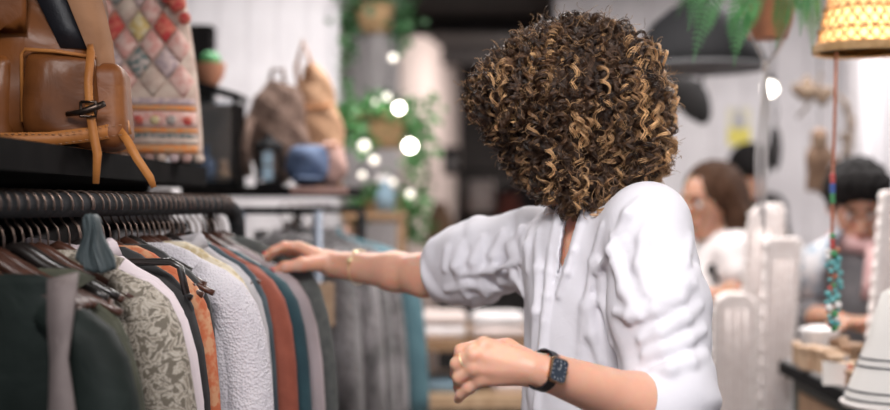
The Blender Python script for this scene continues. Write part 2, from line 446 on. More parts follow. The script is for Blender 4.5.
# white panelled partition behind the hat shelf
def planked(name, x0, x1, y, z1, wd, m, mp):
    wl = struct(name, MB().box((x0, y, 0), (x1, y+.12, z1)), m)
    n = max(1, round((x1-x0)/wd)); s_ = (x1-x0)/n
    me = None
    for i in range(n):
        if me is None:
            me = MB().box((.003, -.012, 0), (s_-.003, 0, z1)).mesh('plank', mp, False)
        o = link('plank', me, wl); o.location = (x0+i*s_, y, 0)
    return wl
planked('wall_partition_left', XL, -.425, 4.85, H, .115, M['wall_white'], M['wall_white'])
struct('wall_alcove', MB().box((-.52, 5.6, 0), (-.215, 5.72, H)), M['wall_grey'])
wsl = MB(); wsl.prism([(-.29, 7.95), (.12, 10.2), (.12, 10.32), (-.41, 7.95)], lambda x, y, t: V3(x, y, 1.3+t), 2.6)
struct('wall_corridor', wsl, M['wall_pink'])
planked('wall_partition_right', .55, XR, 6.2, H, .16, M['wall_grey'], M['wall_white'])
b_ = MB()
struct('trim_1', MB().box((-.44, 4.80, 0), (-.415, 4.99, H)), M['white_panel'])
for i, (y, hgt) in enumerate(((7.9, .10), (9.4, .12))):
    struct('beam_%d' % (i+1), MB().box((XL, y, H-hgt), (XR, y+.16, H)), M['ceiling'])

# ------------------------------------------------------------------ woman in the white shirt
ZF = steps((0, .95, .016), (.95, 1.72, .003))
lft = V3(.46, -.89, 0).normalized(); fwd = V3(-.89, -.46, 0).normalized()
LS = P(648, 224, 1.97); RS = P(538, 243, 2.26)
EL = P(672, 416, 1.855); WL = P(551, 373, 1.735)
ER = P(424, 275, 2.39); WR = P(332, 264, 2.52)
NB = P(594, 206, 2.12); HC = P(566, 128, 2.10)
CH = V3(.262, 2.125, 1.25); WA = V3(.272, 2.12, 1.04); HP = V3(.28, 2.12, .90)
woman = thing('person', 'woman with curly hair in a loose white shirt reaching to the clothes rail', 'person', (.28, 2.12, 0))
s = SDF(axis(-.37, .50, .0027), axis(1.60, 2.66, .0027) if False else steps((1.62, 2.62, .003)), ZF)
fl = (T(fwd), .66)
s.rc(CH, WA, .135, .115, .03, fl); s.rc(WA, HP, .115, .15, .04, fl)
s.rc(LS-lft*.02-V3(0, 0, .03), RS+lft*.02-V3(0, 0, .03), .05, .05, .05)
s.rc(CH+V3(0, 0, .06), NB-V3(0, 0, .05), .11, .06, .05, fl)
s.rc(NB-V3(0, 0, .04), HC-V3(0, 0, .06), .056, .05, .03)
# head with face
hf = V3(-.90, .28, -.22).normalized(); hs = V3(0, 0, 1).cross(hf).normalized(); hu = hf.cross(hs).normalized()
RH = [T(hf), T(hs), T(hu)]
def hp(f, l, u): return HC+hf*f+hs*l+hu*u
s.el(hp(-.005, 0, .03), (.098, .077, .092), RH, .02)
s.rc(hp(.035, 0, -.03), hp(.058, 0, -.085), .052, .026, .03)
s.rc(hp(.088, 0, .012), hp(.108, 0, -.022), .007, .012, .012)
s.rc(hp(.08, .028, .026), hp(.08, -.028, .026), .014, .014, .012)
s.rc(hp(.085, .014, -.048), hp(.085, -.014, -.048), .008, .008, .008)
for q in (-1, 1):
    s.el(hp(.082, .031*q, .008), (.014, .016, .010), RH, .006, True)
    s.el(hp(-.005, .078*q, 0), (.018, .008, .030), RH, .006)
# arms
s.chain([LS, EL], [.055, .043], .03); s.chain([EL, EL.lerp(WL, .30), WL], [.043, .043, .0275], .02)
s.chain([RS, ER], [.052, .042], .03); s.chain([ER, ER.lerp(WR, .30), WR], [.037, .0365, .0255], .02)
# near hand: loose fist, back of the hand to the viewer
def PL(a): return [P(*x) for x in a]
handL = {
 'index': PL([(484, 345.5, 1.742), (461, 350.5, 1.748), (458.5, 361, 1.778), (470, 365, 1.800)]),
 'middle': PL([(474.5, 355.5, 1.732), (457, 363.5, 1.742), (456.5, 374, 1.774), (469, 377, 1.798)]),
 'ring': PL([(474, 368.5, 1.732), (459, 377.5, 1.742), (459.5, 387, 1.772), (471, 389, 1.796)]),
 'little': PL([(480, 379.5, 1.738), (468.5, 388, 1.742), (461.5, 394, 1.752), (458, 399.5, 1.766)])}
rad = {'index': .0098, 'middle': .0102, 'ring': .0097, 'little': .0086}
hb = WL
for k_, pts in handL.items():
    r = rad[k_]
    st = {'index': P(533, 362, 1.745), 'middle': P(530, 366, 1.738), 'ring': P(530, 371, 1.738), 'little': P(533, 376, 1.745)}[k_]
    s.rc(WL, st, .0205, .0140, .010); s.rc(st, pts[0], .0140, r*1.18, .008)
    s.chain(pts, [r*1.12, r*1.0, r*.94, r*.78], .0025)
    s.el(pts[0]+V3(0, -.002, .001), (r*1.18,)*3, None, .005)
s.rc(P(528, 366, 1.762), P(488, 363, 1.768), .017, .016, .012)
s.chain(PL([(534, 364, 1.765), (507, 348, 1.792), (487, 346, 1.812), (474, 350, 1.825)]), [.017, .0135, .0105, .008], .008)
# far hand: fingertips on the garments
handR = {
 'index': PL([(299, 246.5, 2.505), (284, 245.5, 2.492), (273, 250.5, 2.488), (265.5, 255, 2.488)]),
 'middle': PL([(297, 250, 2.525), (282, 249, 2.520), (272, 255, 2.515), (267.5, 260.5, 2.510)]),
 'ring': PL([(297.5, 254.5, 2.545), (284, 255, 2.545), (276, 260.5, 2.538), (272.5, 265.5, 2.53)]),
 'little': PL([(300, 259, 2.56), (289, 260.5, 2.56), (282, 265, 2.553), (279, 269, 2.545)])}
for k_, pts in handR.items():
    r = {'index': .0086, 'middle': .0088, 'ring': .0084, 'little': .0075}[k_]
    s.rc(WR, pts[0], .0195, r*1.35, .012)
    s.chain(pts, [r*1.2, r*1.03, r*.92, r*.72], .0035)
thR = PL([(322, 263, 2.50), (301, 264.5, 2.472), (285, 267, 2.462), (273, 271, 2.462)])
s.chain(thR, [.0165, .0135, .0105, .0076], .008)
# legs (inside the trousers)
for q in (-1, 1):
    h_ = HP+lft*.08*q-V3(0, 0, .03); kn = V3(.25, 2.12, .50)+lft*.09*q; an = V3(.27, 2.12, .09)+lft*.09*q
    s.chain([h_, kn, an], [.085, .055, .036], .04); s.rc(an-V3(0, 0, .05), an+fwd*.13-V3(0, 0, .06), .034, .026, .03)
body = s.build('body', M['skin'], woman, smooth=1)
del s
# nails
nm = MB()
d_ = (thR[3]-thR[2]).normalized()
nm.ell(thR[3]+d_*.002+V3(0, -.0068, .002), (.0072, .0026, .0052), 10, 6)
part('thumb_nail', nm, M['nail_red'], woman)
nm = MB(); nm.ell(handR['index'][3]+V3(-.001, -.0035, .0050), (.0052, .003, .0028), 10, 6); part('finger_nail', nm, M['nail_red'], woman)

# shirt
s = SDF(axis(-.08, .55, .0035), axis(1.72, 2.52, .0035), axis(.80, 1.47, .0035))
fs = (T(fwd), .70)
CHs = CH+V3(0, 0, .02); 
s.rc(CHs, WA+V3(.0, 0, 0), .155, .158, .03, fs); s.rc(WA, HP-V3(0, 0, .02), .158, .172, .04, (T(fwd), .74))
s.rc(CHs+V3(0, 0, .03)+fwd*.02, WA+fwd*.035+V3(0, 0, .02), .10, .10, .04)
s.rc(LS-lft*.012-V3(0, 0, .022), RS+lft*.015-V3(0, 0, .022), .062, .060, .05)
s.rc(CHs+V3(0, 0, .06), NB-V3(0, 0, .045), .125, .080, .05, fs)
s.rc(NB-V3(0, 0, .06), NB-V3(0, 0, -.012), .082, .064, .02)              # collar stand
s.rc(NB-V3(0, 0, .02), NB+V3(-.02, 0, .09), .048, .050, .008, None, True)   # neck hole
cL = LS.lerp(EL, .90)
s.chain([LS, LS.lerp(EL, .45), cL], [.068, .071, .063], .035)
cuffL0 = EL.lerp(WL, -.02); cuffL1 = EL.lerp(WL, .17)
s.chain([cL, EL.lerp(WL, .06)], [.066, .064], .03)
cR = RS.lerp(ER, .55)
s.chain([RS, cR, RS.lerp(ER, .80)], [.068, .069, .058], .03)
def nz(x, y, z, a=0):
    return (np.sin(9*x+5*z+1.7*np.sin(11*y+4*z+a)+a)+np.sin(15*y-8*z+2.1*np.sin(9*x-6*z+a)+2*a)+.6*np.sin(24*z+13*x+1.5*np.sin(17*y+a)))/2.6
def ridge(v): return np.abs(np.cos(v))**1.6
# folds along the near sleeve
def seg_t(a, b):
    a = np.array(T(a)); b = np.array(T(b)); ab = b-a; L2 = (ab*ab).sum()
    return lambda x, y, z: ((x-a[0])*ab[0]+(y-a[1])*ab[1]+(z-a[2])*ab[2])/L2
def lim(*ps, m=.1):
    a = np.array([T(p) for p in ps]); return a.min(0)-m, a.max(0)+m
tL = seg_t(LS, EL)
lo, hi = lim(LS, EL, m=.085); lo[0] = .262
def wl(x, y, z):
    t = tL(x, y, z); wgt = np.clip((t+.05)*3, 0, 1)
    low = np.clip((t-.50)*3.2, 0, 1)
    a = ridge(17*t+9*(x-.33)-6*(y-1.9)+1.3*np.sin(21*x+9*t)+.9*np.sin(26*z))
    b = ridge(9*t-24*(x-.33)+1.2*np.sin(13*t+3))
    edge = np.clip((x-.262)/.03, 0, 1)
    return -edge*wgt*(.0045*a*low + .0035*b*(1-low*.4) + .0025*nz(x*3, y*3, z*3))
s.warp(lo, hi, wl)
tR = seg_t(RS, ER); lo, hi = lim(RS, ER, m=.09); hi[0] = .17
def wr(x, y, z):
    t = tR(x, y, z)
    a = ridge(13*t+14*(z-1.29)+1.2*np.sin(19*z+7*t)+.7*np.sin(31*x)); b = ridge(6*t-30*(z-1.29)+np.sin(15*t))
    edge = np.clip((.17-x)/.04, 0, 1)
    return -edge*(.006*a*np.clip((t-.1)*2, .25, 1)+.004*b+.0025*nz(x*3, y*3, z*3, 2))
s.warp(lo, hi, wr)
# vertical folds over the body front
def wb(x, y, z):
    along = (x-.26)*lft.x+(y-2.12)*lft.y
    v = 42*along+5.5*np.sin(5*(z-1.1))+1.1*np.sin(13*z+20*along)
    return -(.0035*ridge(v)+.0035*nz(x*2, y*2, z*2, 1))*np.clip((1.36-z)*6, 0, 1)*np.clip((.40-x)*9, 0, 1)
s.warp((.05, 1.72, .80), (.42, 2.45, 1.36), wb)
# fold from the armpit down to the waist
ap = P(606, 240, 1.97); 
# V opening down the front, found on the cloth surface
def hit(u, v, d0=1.7, d1=2.3):
    for d in np.arange(d0, d1, .002):
        p = P(u, v, d); ii = [int(np.clip(np.searchsorted(s.ax[k], p[k]), 0, len(s.ax[k])-1)) for k in range(3)]
        if s.F[ii[0], ii[1], ii[2]] < 0: return P(u, v, d)
    return None
def fit(uv):
    q = [(hit(u, v), (u, v)) for u, v in uv]; uv = [c for p, c in q if p is not None]; q = [p for p, c in q if p is not None]; n_ = np.arange(len(q))
    if len(q) < 3: return q
    dd = np.polyval(np.polyfit(n_, [p.y for p in q], 2), n_)
    return [P(u, v, float(d)) for (u, v), d in zip(uv, dd)]
def crease(uv, r=.006, k=.013, valley=0):
    q = fit(uv); m_ = len(q); valley = 0
    if m_ < 2: return
    s.chain(q, [r*(.35 if i in (0, m_-1) else 1) for i in range(m_)], k)
    if valley:
        q2 = [p+V3(0, -.004, valley) for p in q]
        for a, b in zip(q2[:-1], q2[1:]): s.rc(a, b, .005, .005, .010, None, True)
V_ = -.016
for uv, r, va in (
  ([(694, 284), (678, 298), (655, 310), (630, 316), (614, 312)], .0085, V_), ([(700, 306), (684, 318), (660, 332), (640, 340)], .0085, V_), ([(704, 330), (688, 340), (664, 350), (644, 355)], .0075, V_),
  ([(706, 354), (690, 362), (670, 369), (654, 371)], .0075, V_), ([(612, 236), (616, 262), (624, 290), (640, 318)], .008, 0), ([(652, 212), (644, 240), (640, 266), (648, 292)], .007, 0),
  ([(690, 238), (684, 262), (672, 284), (655, 300)], .007, 0), ([(698, 268), (684, 284), (662, 300)], .006, V_), ([(640, 200), (628, 214), (618, 232)], .006, 0),
  ([(446, 248), (444, 270), (452, 300)], .0075, 0), ([(462, 243), (456, 266), (468, 298)], .008, 0), ([(482, 238), (474, 262), (486, 296)], .0085, 0), ([(502, 232), (494, 256), (500, 284)], .008, 0),
  ([(520, 228), (513, 248), (515, 276), (524, 296)], .008, 0), ([(534, 222), (528, 246), (527, 270)], .007, 0), ([(500, 290), (470, 284), (446, 290)], .006, 0), ([(520, 262), (492, 270), (462, 274)], .006, 0),
  ([(602, 226), (594, 262), (586, 306), (580, 352)], .006, 0), ([(600, 262), (603, 300), (612, 345)], .007, 0), ([(538, 232), (538, 268), (536, 312), (532, 350)], .006, 0), ([(590, 300), (592, 335), (600, 362)], .006, 0),
  ([(624, 240), (610, 250), (596, 272)], .005, 0)):
    crease(uv, r, .013, va)
vo = fit([(573, 212), (569, 230), (564, 250), (559, 272), (555, 290)])
pk = fit([(561, 206), (557, 228), (553, 250), (550, 272), (548, 296), (545, 322), (543, 350), (540, 380), (537, 408)])
pr2 = fit([(586, 208), (581, 228), (574, 250), (567, 272), (559, 296)])
s.chain([p+V3(0, .003, 0) for p in pk], [.0085]*9, .004); s.chain([p+V3(0, .002, 0) for p in pr2], [.006]*5, .006)
for dep in (0, .012, .024, .036, .048):
    for a, b, ra, rb in zip(vo[:-1], vo[1:], (.0125, .010, .0075, .005), (.010, .0075, .005, .0015)):
        s.rc(a+V3(.002*dep/.012, dep, 0), b+V3(.002*dep/.012, dep, 0), ra, rb, .002, None, True)
# rolled cuffs
def cuff(a, b, ra, rb, n=2):
    s.rc(a, b, ra, rb, .004)
dL = (WL-EL).normalized()
c0 = P(662, 396, 1.835)
s.rc(EL.lerp(WL, .10), EL.lerp(WL, .16), .060, .058, .012)
s.rc(EL.lerp(WL, .18), EL.lerp(WL, .215), .0555, .0545, .004)
s.rc(RS.lerp(ER, .88), RS.lerp(ER, .97), .0535, .0515, .006); s.rc(RS.lerp(ER, .80), RS.lerp(ER, .83), .060, .058, .006)
dR = (ER-RS).normalized(); cq = P(432, 276, 2.37); s.cutplane(cq, dR+V3(-.5, 0, 0), (-.08, 2.2, 1.15), (.06, 2.52, 1.40))
shirt = s.build('shirt', M['shirt'], woman, smooth=1)
V_, Q_ = s.mesh(); del s
# stitched cuff band at the far wrist side, buttons on the placket

# trousers, shoes
s = SDF(axis(.02, .54, .010), axis(1.85, 2.40, .010), axis(.0, 1.02, .012))
s.rc(WA-V3(0, 0, .08), HP-V3(0, 0, .03), .13, .158, .03, (T(fwd), .72))
for q in (-1, 1):
    h_ = HP+lft*.08*q-V3(0, 0, .03); kn = V3(.25, 2.12, .50)+lft*.09*q; an = V3(.27, 2.12, .10)+lft*.09*q
    s.chain([h_, kn, an], [.098, .068, .052], .03)
s.build('trousers', M['jeans'], woman); del s
for q in (-1, 1):
    an = V3(.27, 2.12, .0)+lft*.09*q
    s = SDF(axis(an.x-.26, an.x+.14, .008), axis(an.y-.2, an.y+.14, .008), axis(-.01, .13, .008))
    s.rc(an+V3(0, 0, .05)-fwd*.03, an+V3(0, 0, .042)+fwd*.16, .049, .041, .02); s.rc(an+V3(0, 0, .05), an+V3(0, 0, .10), .046, .046, .02)
    s.build('shoe', M['shoe'], woman)
del s

# watch on the near wrist
aw = (WL-EL).normalized(); Cw = WL+(EL-WL)*-.06
n1 = V3(-.45, -.86, .36); n1 = (n1-aw*n1.dot(aw)).normalized(); n2 = aw.cross(n1).normalized()
watch = link('wristwatch', None, woman); watch.location = Cw-Vector(woman.location); watch.empty_display_size = .02
watch['label'] = 'rectangular gold watch with dark dial and black leather strap'
def wp(a, h, t): return aw*a+n1*h+n2*t      # along arm, outward, around
def wpart(name, mb, m, **k): return part(name, mb, m, watch, world=False, **k)
rw = .0272
st = MB(); rings = []
for i in range(49):
    th = 2*PI*i/48; wd = .0075 if abs(math.cos(th/2)) < .97 else .0082
    o = n1*math.cos(th)+n2*math.sin(th)
    r0 = rw+(.0006 if math.cos(th) > .7 else 0); r1 = r0+.0026
    rings.append([o*r0+aw*wd, o*r1+aw*wd*.92, o*r1-aw*wd*.92, o*r0-aw*wd])
st.quadstrip(rings, True, False); wpart('strap', st, M['strap_black'], autos=40)
def rrect(a, b, r, n=5):
    out = []
    for cx, cy, a0 in ((a-r, b-r, 0), (-a+r, b-r, 90), (-a+r, -b+r, 180), (a-r, -b+r, 270)):
        for i in range(n+1):
            t = math.radians(a0+90*i/n); out.append((cx+r*math.cos(t), cy+r*math.sin(t)))
    return out
hh = rw+.0012
def slab(prof, n=5):
    mb = MB(); mb.quadstrip([[wp(x, h, z) for x, z in rrect(a, b, r, n)] for a, b, r, h in prof]); return mb
wpart('case', slab([(.0140, .0165, .0060, hh), (.0150, .0175, .0065, hh+.002), (.0150, .0175, .0065, hh+.0055), (.0140, .0165, .006, hh+.0070)]), M['gold'], autos=50)
wpart('dial', slab([(.0133, .0158, .0055, hh+.0066), (.0133, .0158, .0055, hh+.0074)]), M['dial'], autos=50)
mk = MB()
for i in range(12):
    th = 2*PI*i/12; ca, sa = math.sin(th), math.cos(th)
    k = min(.0118/max(abs(ca), 1e-6), .0140/max(abs(sa), 1e-6))
    k = min(k, .0146); p0, p1 = k*.80, k*.97
    q = [(ca*p0, sa*p0), (ca*p1, sa*p1)]
    mk.tube([wp(q[0][0], hh+.0076, q[0][1]), wp(q[1][0], hh+.0076, q[1][1])], .00045, 5)
wpart('hour_markers', mk, M['dial_mark'])
for nm_, (dx, dz), ln in (('hour_hand', (.62, .3), .006), ('minute_hand', (-.1, 1), .009)):
    mk = MB(); mk.tube([wp(0, hh+.0079, 0), wp(dx*ln, hh+.0079, dz*ln)], .0004, 5); wpart(nm_, mk, M['dial_mark'])
mk = MB(); mk.lathe(wp(-.0150, hh+.0035, 0), [(0, 0), (.0021, 0), (.0021, .0022), (0, .0025)], 10, -aw); wpart('crown', mk, M['gold'])
mk = MB()
o = (n1*math.cos(PI*.80)+n2*-math.sin(PI*.80)); tg = aw
for z in (-1, 1):
    mk.tube([o*(rw+.003)+aw*.0085*z+o.cross(aw)*.006, o*(rw+.003)+aw*.0085*z-o.cross(aw)*.006], .0011, 6)
    mk.tube([o*(rw+.003)+aw*.0085+o.cross(aw)*.006*z, o*(rw+.003)-aw*.0085+o.cross(aw)*.006*z], .0011, 6)
wpart('buckle', mk, M['gold'])
# ring on the second finger
rg = MB(); a, b = handL['middle'][0], handL['middle'][1]; c = a.lerp(b, .62); t = (b-a).normalized(); e1 = t.orthogonal().normalized(); e2 = t.cross(e1)
rg.tube([c+(e1*math.cos(2*PI*i/20)+e2*math.sin(2*PI*i/20))*.0112 for i in range(21)], .0012, 6)
part('finger_ring', rg, M['gold_pale'], woman)
# bracelet on the far wrist
br = link('bracelet', None, woman); ar = (WR-ER).normalized(); Cb = P(361, 267, 2.485)
Cb = ER + ar*(Cb-ER).dot(ar); br.location = Cb-Vector(woman.location); br.empty_display_size = .02
br['label'] = 'thin gold chain bracelet with two round discs'
e1 = V3(0, -1, .1); e1 = (e1-ar*e1.dot(ar)).normalized(); e2 = ar.cross(e1)
ch = MB(); ch.tube([(e1*math.cos(2*PI*i/28)+e2*math.sin(2*PI*i/28))*.0345 for i in range(29)], .0011, 6); part('chain', ch, M['gold_pale'], br, world=False)
for th in (-.95, -.28):
    o = e1*math.cos(th)+e2*math.sin(th) if e2.z < 0 else e1*math.cos(th)-e2*math.sin(th)
    dm = MB(); dm.lathe(o*.0345, [(0, 0), (.0062, 0), (.0068, .001), (.0062, .002), (0, .0022)], 16, o); part('disc', dm, M['gold_pale'], br, world=False)

# curly hair
HE = [(P(578, 104, 2.10), (.152, .155, .146)), (P(617, 146, 2.11), (.085, .125, .098)), (P(560, 150, 2.08), (.068, .115, .085)), (P(508, 93, 2.07), (.062, .10, .066)), (P(590, 182, 2.06), (.075, .085, .052))]
s = SDF(axis(.0, .45, .006), axis(1.86, 2.34, .006), axis(1.34, 1.76, .006))
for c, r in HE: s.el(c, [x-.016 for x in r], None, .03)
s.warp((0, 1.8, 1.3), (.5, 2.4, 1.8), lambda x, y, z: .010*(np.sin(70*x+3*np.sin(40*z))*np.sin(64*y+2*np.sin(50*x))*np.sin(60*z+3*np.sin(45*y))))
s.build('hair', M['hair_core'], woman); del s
def inside(p, i):
    for j, (c, r) in enumerate(HE):
        if j != i:
            q = ((p[0]-c.x)/r[0])**2+((p[1]-c.y)/r[1])**2+((p[2]-c.z)/r[2])**2
            if q < .96: return True
    return False
VS, QS, CS = [], [], []; nb = 0
def strand(pts, rad_, cols, n=3):
    """pts (m,3), rad_ (m,), cols (m,3)"""
    global nb
    m = len(pts); t = np.gradient(pts, axis=0); t /= np.linalg.norm(t, axis=1)[:, None]+1e-9
    ref = np.array([.3, .2, .93]); a = np.cross(t, ref); a /= np.linalg.norm(a, axis=1)[:, None]+1e-9; b = np.cross(t, a)
    ang = np.arange(n)*2*PI/n
    V = pts[:, None, :]+(a[:, None, :]*np.cos(ang)[None, :, None]+b[:, None, :]*np.sin(ang)[None, :, None])*rad_[:, None, None]
    VS.append(V.reshape(-1, 3)); CS.append(np.repeat(cols, n, axis=0))
    i = np.arange(m-1)[:, None]*n; j = np.arange(n)[None, :]; k = (j+1) % n
    QS.append((np.stack([i+j, i+k, i+n+k, i+n+j], -1).reshape(-1, 4)+nb)); nb += m*n
crown = np.array(T(HE[0][0]+V3(.03, 0, .12)))
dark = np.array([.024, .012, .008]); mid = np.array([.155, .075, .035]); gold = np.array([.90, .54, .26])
area_w = [r[0]*r[1]+r[1]*r[2]+r[0]*r[2] for c, r in HE]
tot = sum(area_w)
for ei, (c, r) in enumerate(HE):
    made = 0; tries = 0; want = int(2000*area_w[ei]/tot)
    cc = np.array(T(c)); rr = np.array(r)
    while tries < want:
        tries += 1
        v = rng.normal(size=3); v /= np.linalg.norm(v)
        p = cc+v*rr
        if inside(p, ei): continue
        n = v/rr; n /= np.linalg.norm(n)
        if p[1] > 2.16 and rng.random() < .72: continue
        depth = rng.random()**1.5*.022
        g = np.array([0, 0, -1.0])+.45*(p-crown)/(np.linalg.norm(p-crown)+1e-6)
        tg = g-n*g.dot(n); tg /= np.linalg.norm(tg)+1e-6
        ax = tg+.22*n+rng.normal(size=3)*.22; ax /= np.linalg.norm(ax)
        Ln = rng.uniform(.045, .095)
        if n[2] < -.15: Ln *= .62
        if p[2] < 1.44: Ln *= .75
        st_ = p-n*(depth+.012)-ax*Ln*.45
        m = int(14+Ln*240); tt = np.linspace(0, 1, m)
        e1 = np.cross(ax, n); e1 /= np.linalg.norm(e1)+1e-6; e2 = np.cross(ax, e1)
        bow = n*.018+rng.normal(size=3)*.006
        axis_p = st_[None, :]+ax[None, :]*(tt*Ln)[:, None]+bow[None, :]*np.sin(PI*tt)[:, None]+np.array([0, 0, -1])[None, :]*(tt**2*.016)[:, None]
        R0 = rng.uniform(.0055, .0115); pitch = rng.uniform(.015, .023)
        ph0 = rng.uniform(0, 2*PI); sgn = 1 if rng.random() < .5 else -1
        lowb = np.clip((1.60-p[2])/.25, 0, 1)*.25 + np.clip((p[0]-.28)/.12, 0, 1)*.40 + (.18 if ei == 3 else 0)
        hi_ = rng.random() < .23+.45*np.clip((p[0]-.30)/.08, 0, 1)+.12*np.clip((1.58-p[2])/.2, 0, 1)+(.10 if ei == 3 else 0)  # extra gold curls at the right edge: backlight put into the hair colour
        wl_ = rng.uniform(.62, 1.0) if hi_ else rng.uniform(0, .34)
        ns = rng.integers(8, 11)
        for q in range(ns):
            ph = ph0+rng.normal()*.30; Rq = R0*rng.uniform(.78, 1.18)
            env = np.sin(np.clip(tt*5, 0, PI/2))*(1-.35*tt)
            off = rng.normal(size=3)*.0016
            th = sgn*2*PI*tt*Ln/pitch+ph
            pts = axis_p+off+(e1[None, :]*np.cos(th)[:, None]+e2[None, :]*np.sin(th)[:, None])*(Rq*env)[:, None]
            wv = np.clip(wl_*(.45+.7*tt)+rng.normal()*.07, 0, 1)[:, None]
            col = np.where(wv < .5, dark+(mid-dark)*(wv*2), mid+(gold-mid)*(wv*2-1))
            rad_ = (np.full(m, rng.uniform(.0005, .0010)))*(1-.6*tt**3)
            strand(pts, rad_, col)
# flyaway frizz
for i in range(2600):
    ei = rng.choice(len(HE), p=np.array(area_w)/tot); c, r = HE[ei]; v = rng.normal(size=3); v /= np.linalg.norm(v)
    p = np.array(T(c))+v*np.array(r)
    if inside(p, ei): continue
    n = v/np.array(r); n /= np.linalg.norm(n)
    m = 14; tt = np.linspace(0, 1, m); ax = n*.7+rng.normal(size=3)*.55+np.array([0, 0, -.25]); ax /= np.linalg.norm(ax); Ln = rng.uniform(.02, .042)
    e1 = np.cross(ax, [.2, .5, .8]); e1 /= np.linalg.norm(e1); e2 = np.cross(ax, e1); R0 = rng.uniform(.002, .006); th = tt*rng.uniform(5, 12)+rng.uniform(0, 6)
    pts = p-n*.006+ax[None, :]*(tt*Ln)[:, None]+(e1[None, :]*np.cos(th)[:, None]+e2[None, :]*np.sin(th)[:, None])*(R0*tt)[:, None]
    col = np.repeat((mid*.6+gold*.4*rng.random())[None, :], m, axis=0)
    strand(pts, np.full(m, .00042), col)
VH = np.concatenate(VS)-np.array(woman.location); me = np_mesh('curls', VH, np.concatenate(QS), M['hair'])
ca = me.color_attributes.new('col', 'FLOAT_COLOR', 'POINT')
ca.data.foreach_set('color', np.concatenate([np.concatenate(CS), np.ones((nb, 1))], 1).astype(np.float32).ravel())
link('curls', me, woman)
del VS, QS, CS, VH

# ------------------------------------------------------------------ near clothes rail
RS_ = .138
def rail(d): return V3(-.594+RS_*(d-1.65), d, CZ)
RA = math.atan2(-.1367, .9906)
rack = thing('clothes_rack', 'dark wrapped clothes rail crowded with hangers under the black shelf', 'clothes rack', (rail(2.62).x, 2.62, 0))
rp = [rail(.85+i*.1) for i in range(18)]+[rail(2.60)+V3(0, 0, -.002), rail(2.635)+V3(.006, 0, -.012), rail(2.655)+V3(.009, 0, -.04), rail(2.662)+V3(.011, 0, -.10)]
part('rail', MB().tube(rp, [.0185]*18+[.0185, .0175, .016, .015], 14), M['rail'], rack)
part('post', MB().tube([rail(2.662)+V3(.011, 0, -.10), V3(rail(2.66).x+.01, 2.67, .0)], .013, 10), M['black_metal'], rack)
part('post', MB().tube([rail(.86), V3(rail(.86).x, .86, 0)], .013, 10), M['black_metal'], rack)
for q in (.86, 2.67):
    part('foot', MB().box((rail(q).x-.20, q-.02, 0), (rail(q).x+.20, q+.02, .025)), M['black_metal'], rack, smooth=False)

hk = MB(); pts = [V3(0, 0, 0)+V3(math.cos(a)*.0215, 0, math.sin(a)*.0215) for a in [math.radians(x) for x in range(-20, 216, 18)]]
pts += [V3(-.012, 0, -.024), V3(-.003, 0, -.034), V3(0, 0, -.045), V3(0, 0, -.074)]
hk.tube(pts, .0017, 6); HOOK = hk.mesh('hook', M['hook'])
def arms_mesh(m, hw=.165, drop=.060, up=0):
    a = MB(); pts = []; rs = []
    for i in range(-10, 11):
        x = i/10; pts.append(V3(x*hw, 0, up-.070-.014*min(1, abs(x)*3)-drop*abs(x)**1.35)); rs.append(.0085-.003*abs(x))
    a.tube(pts, rs, 8); return a.mesh('arms', m)
ARMS = {'black': arms_mesh(M['hanger_black']), 'brown': arms_mesh(M['hanger_brown'])}
ARMS['short'] = arms_mesh(M['hanger_black'], .135, .055, .012); ARMS['shortb'] = arms_mesh(M['hanger_brown'], .14, .058, .010)
BAR = {k: MB().tube([V3(-.150, 0, -.125), V3(-.146, 0, -.155), V3(.146, 0, -.155), V3(.150, 0, -.125)], .004, 6).mesh('bar', M['hanger_'+k]) for k in ('black', 'brown')}
def hanger(d, yaw, kind, label, group=None, loc=None):
    t = thing('clothes_hanger', label, 'hanger', loc or rail(d), group, (0, 0, RA+yaw))
    link('hook', HOOK, t); link('arms', ARMS[kind], t); 
    if kind in BAR: link('bar', BAR[kind], t)
    return t

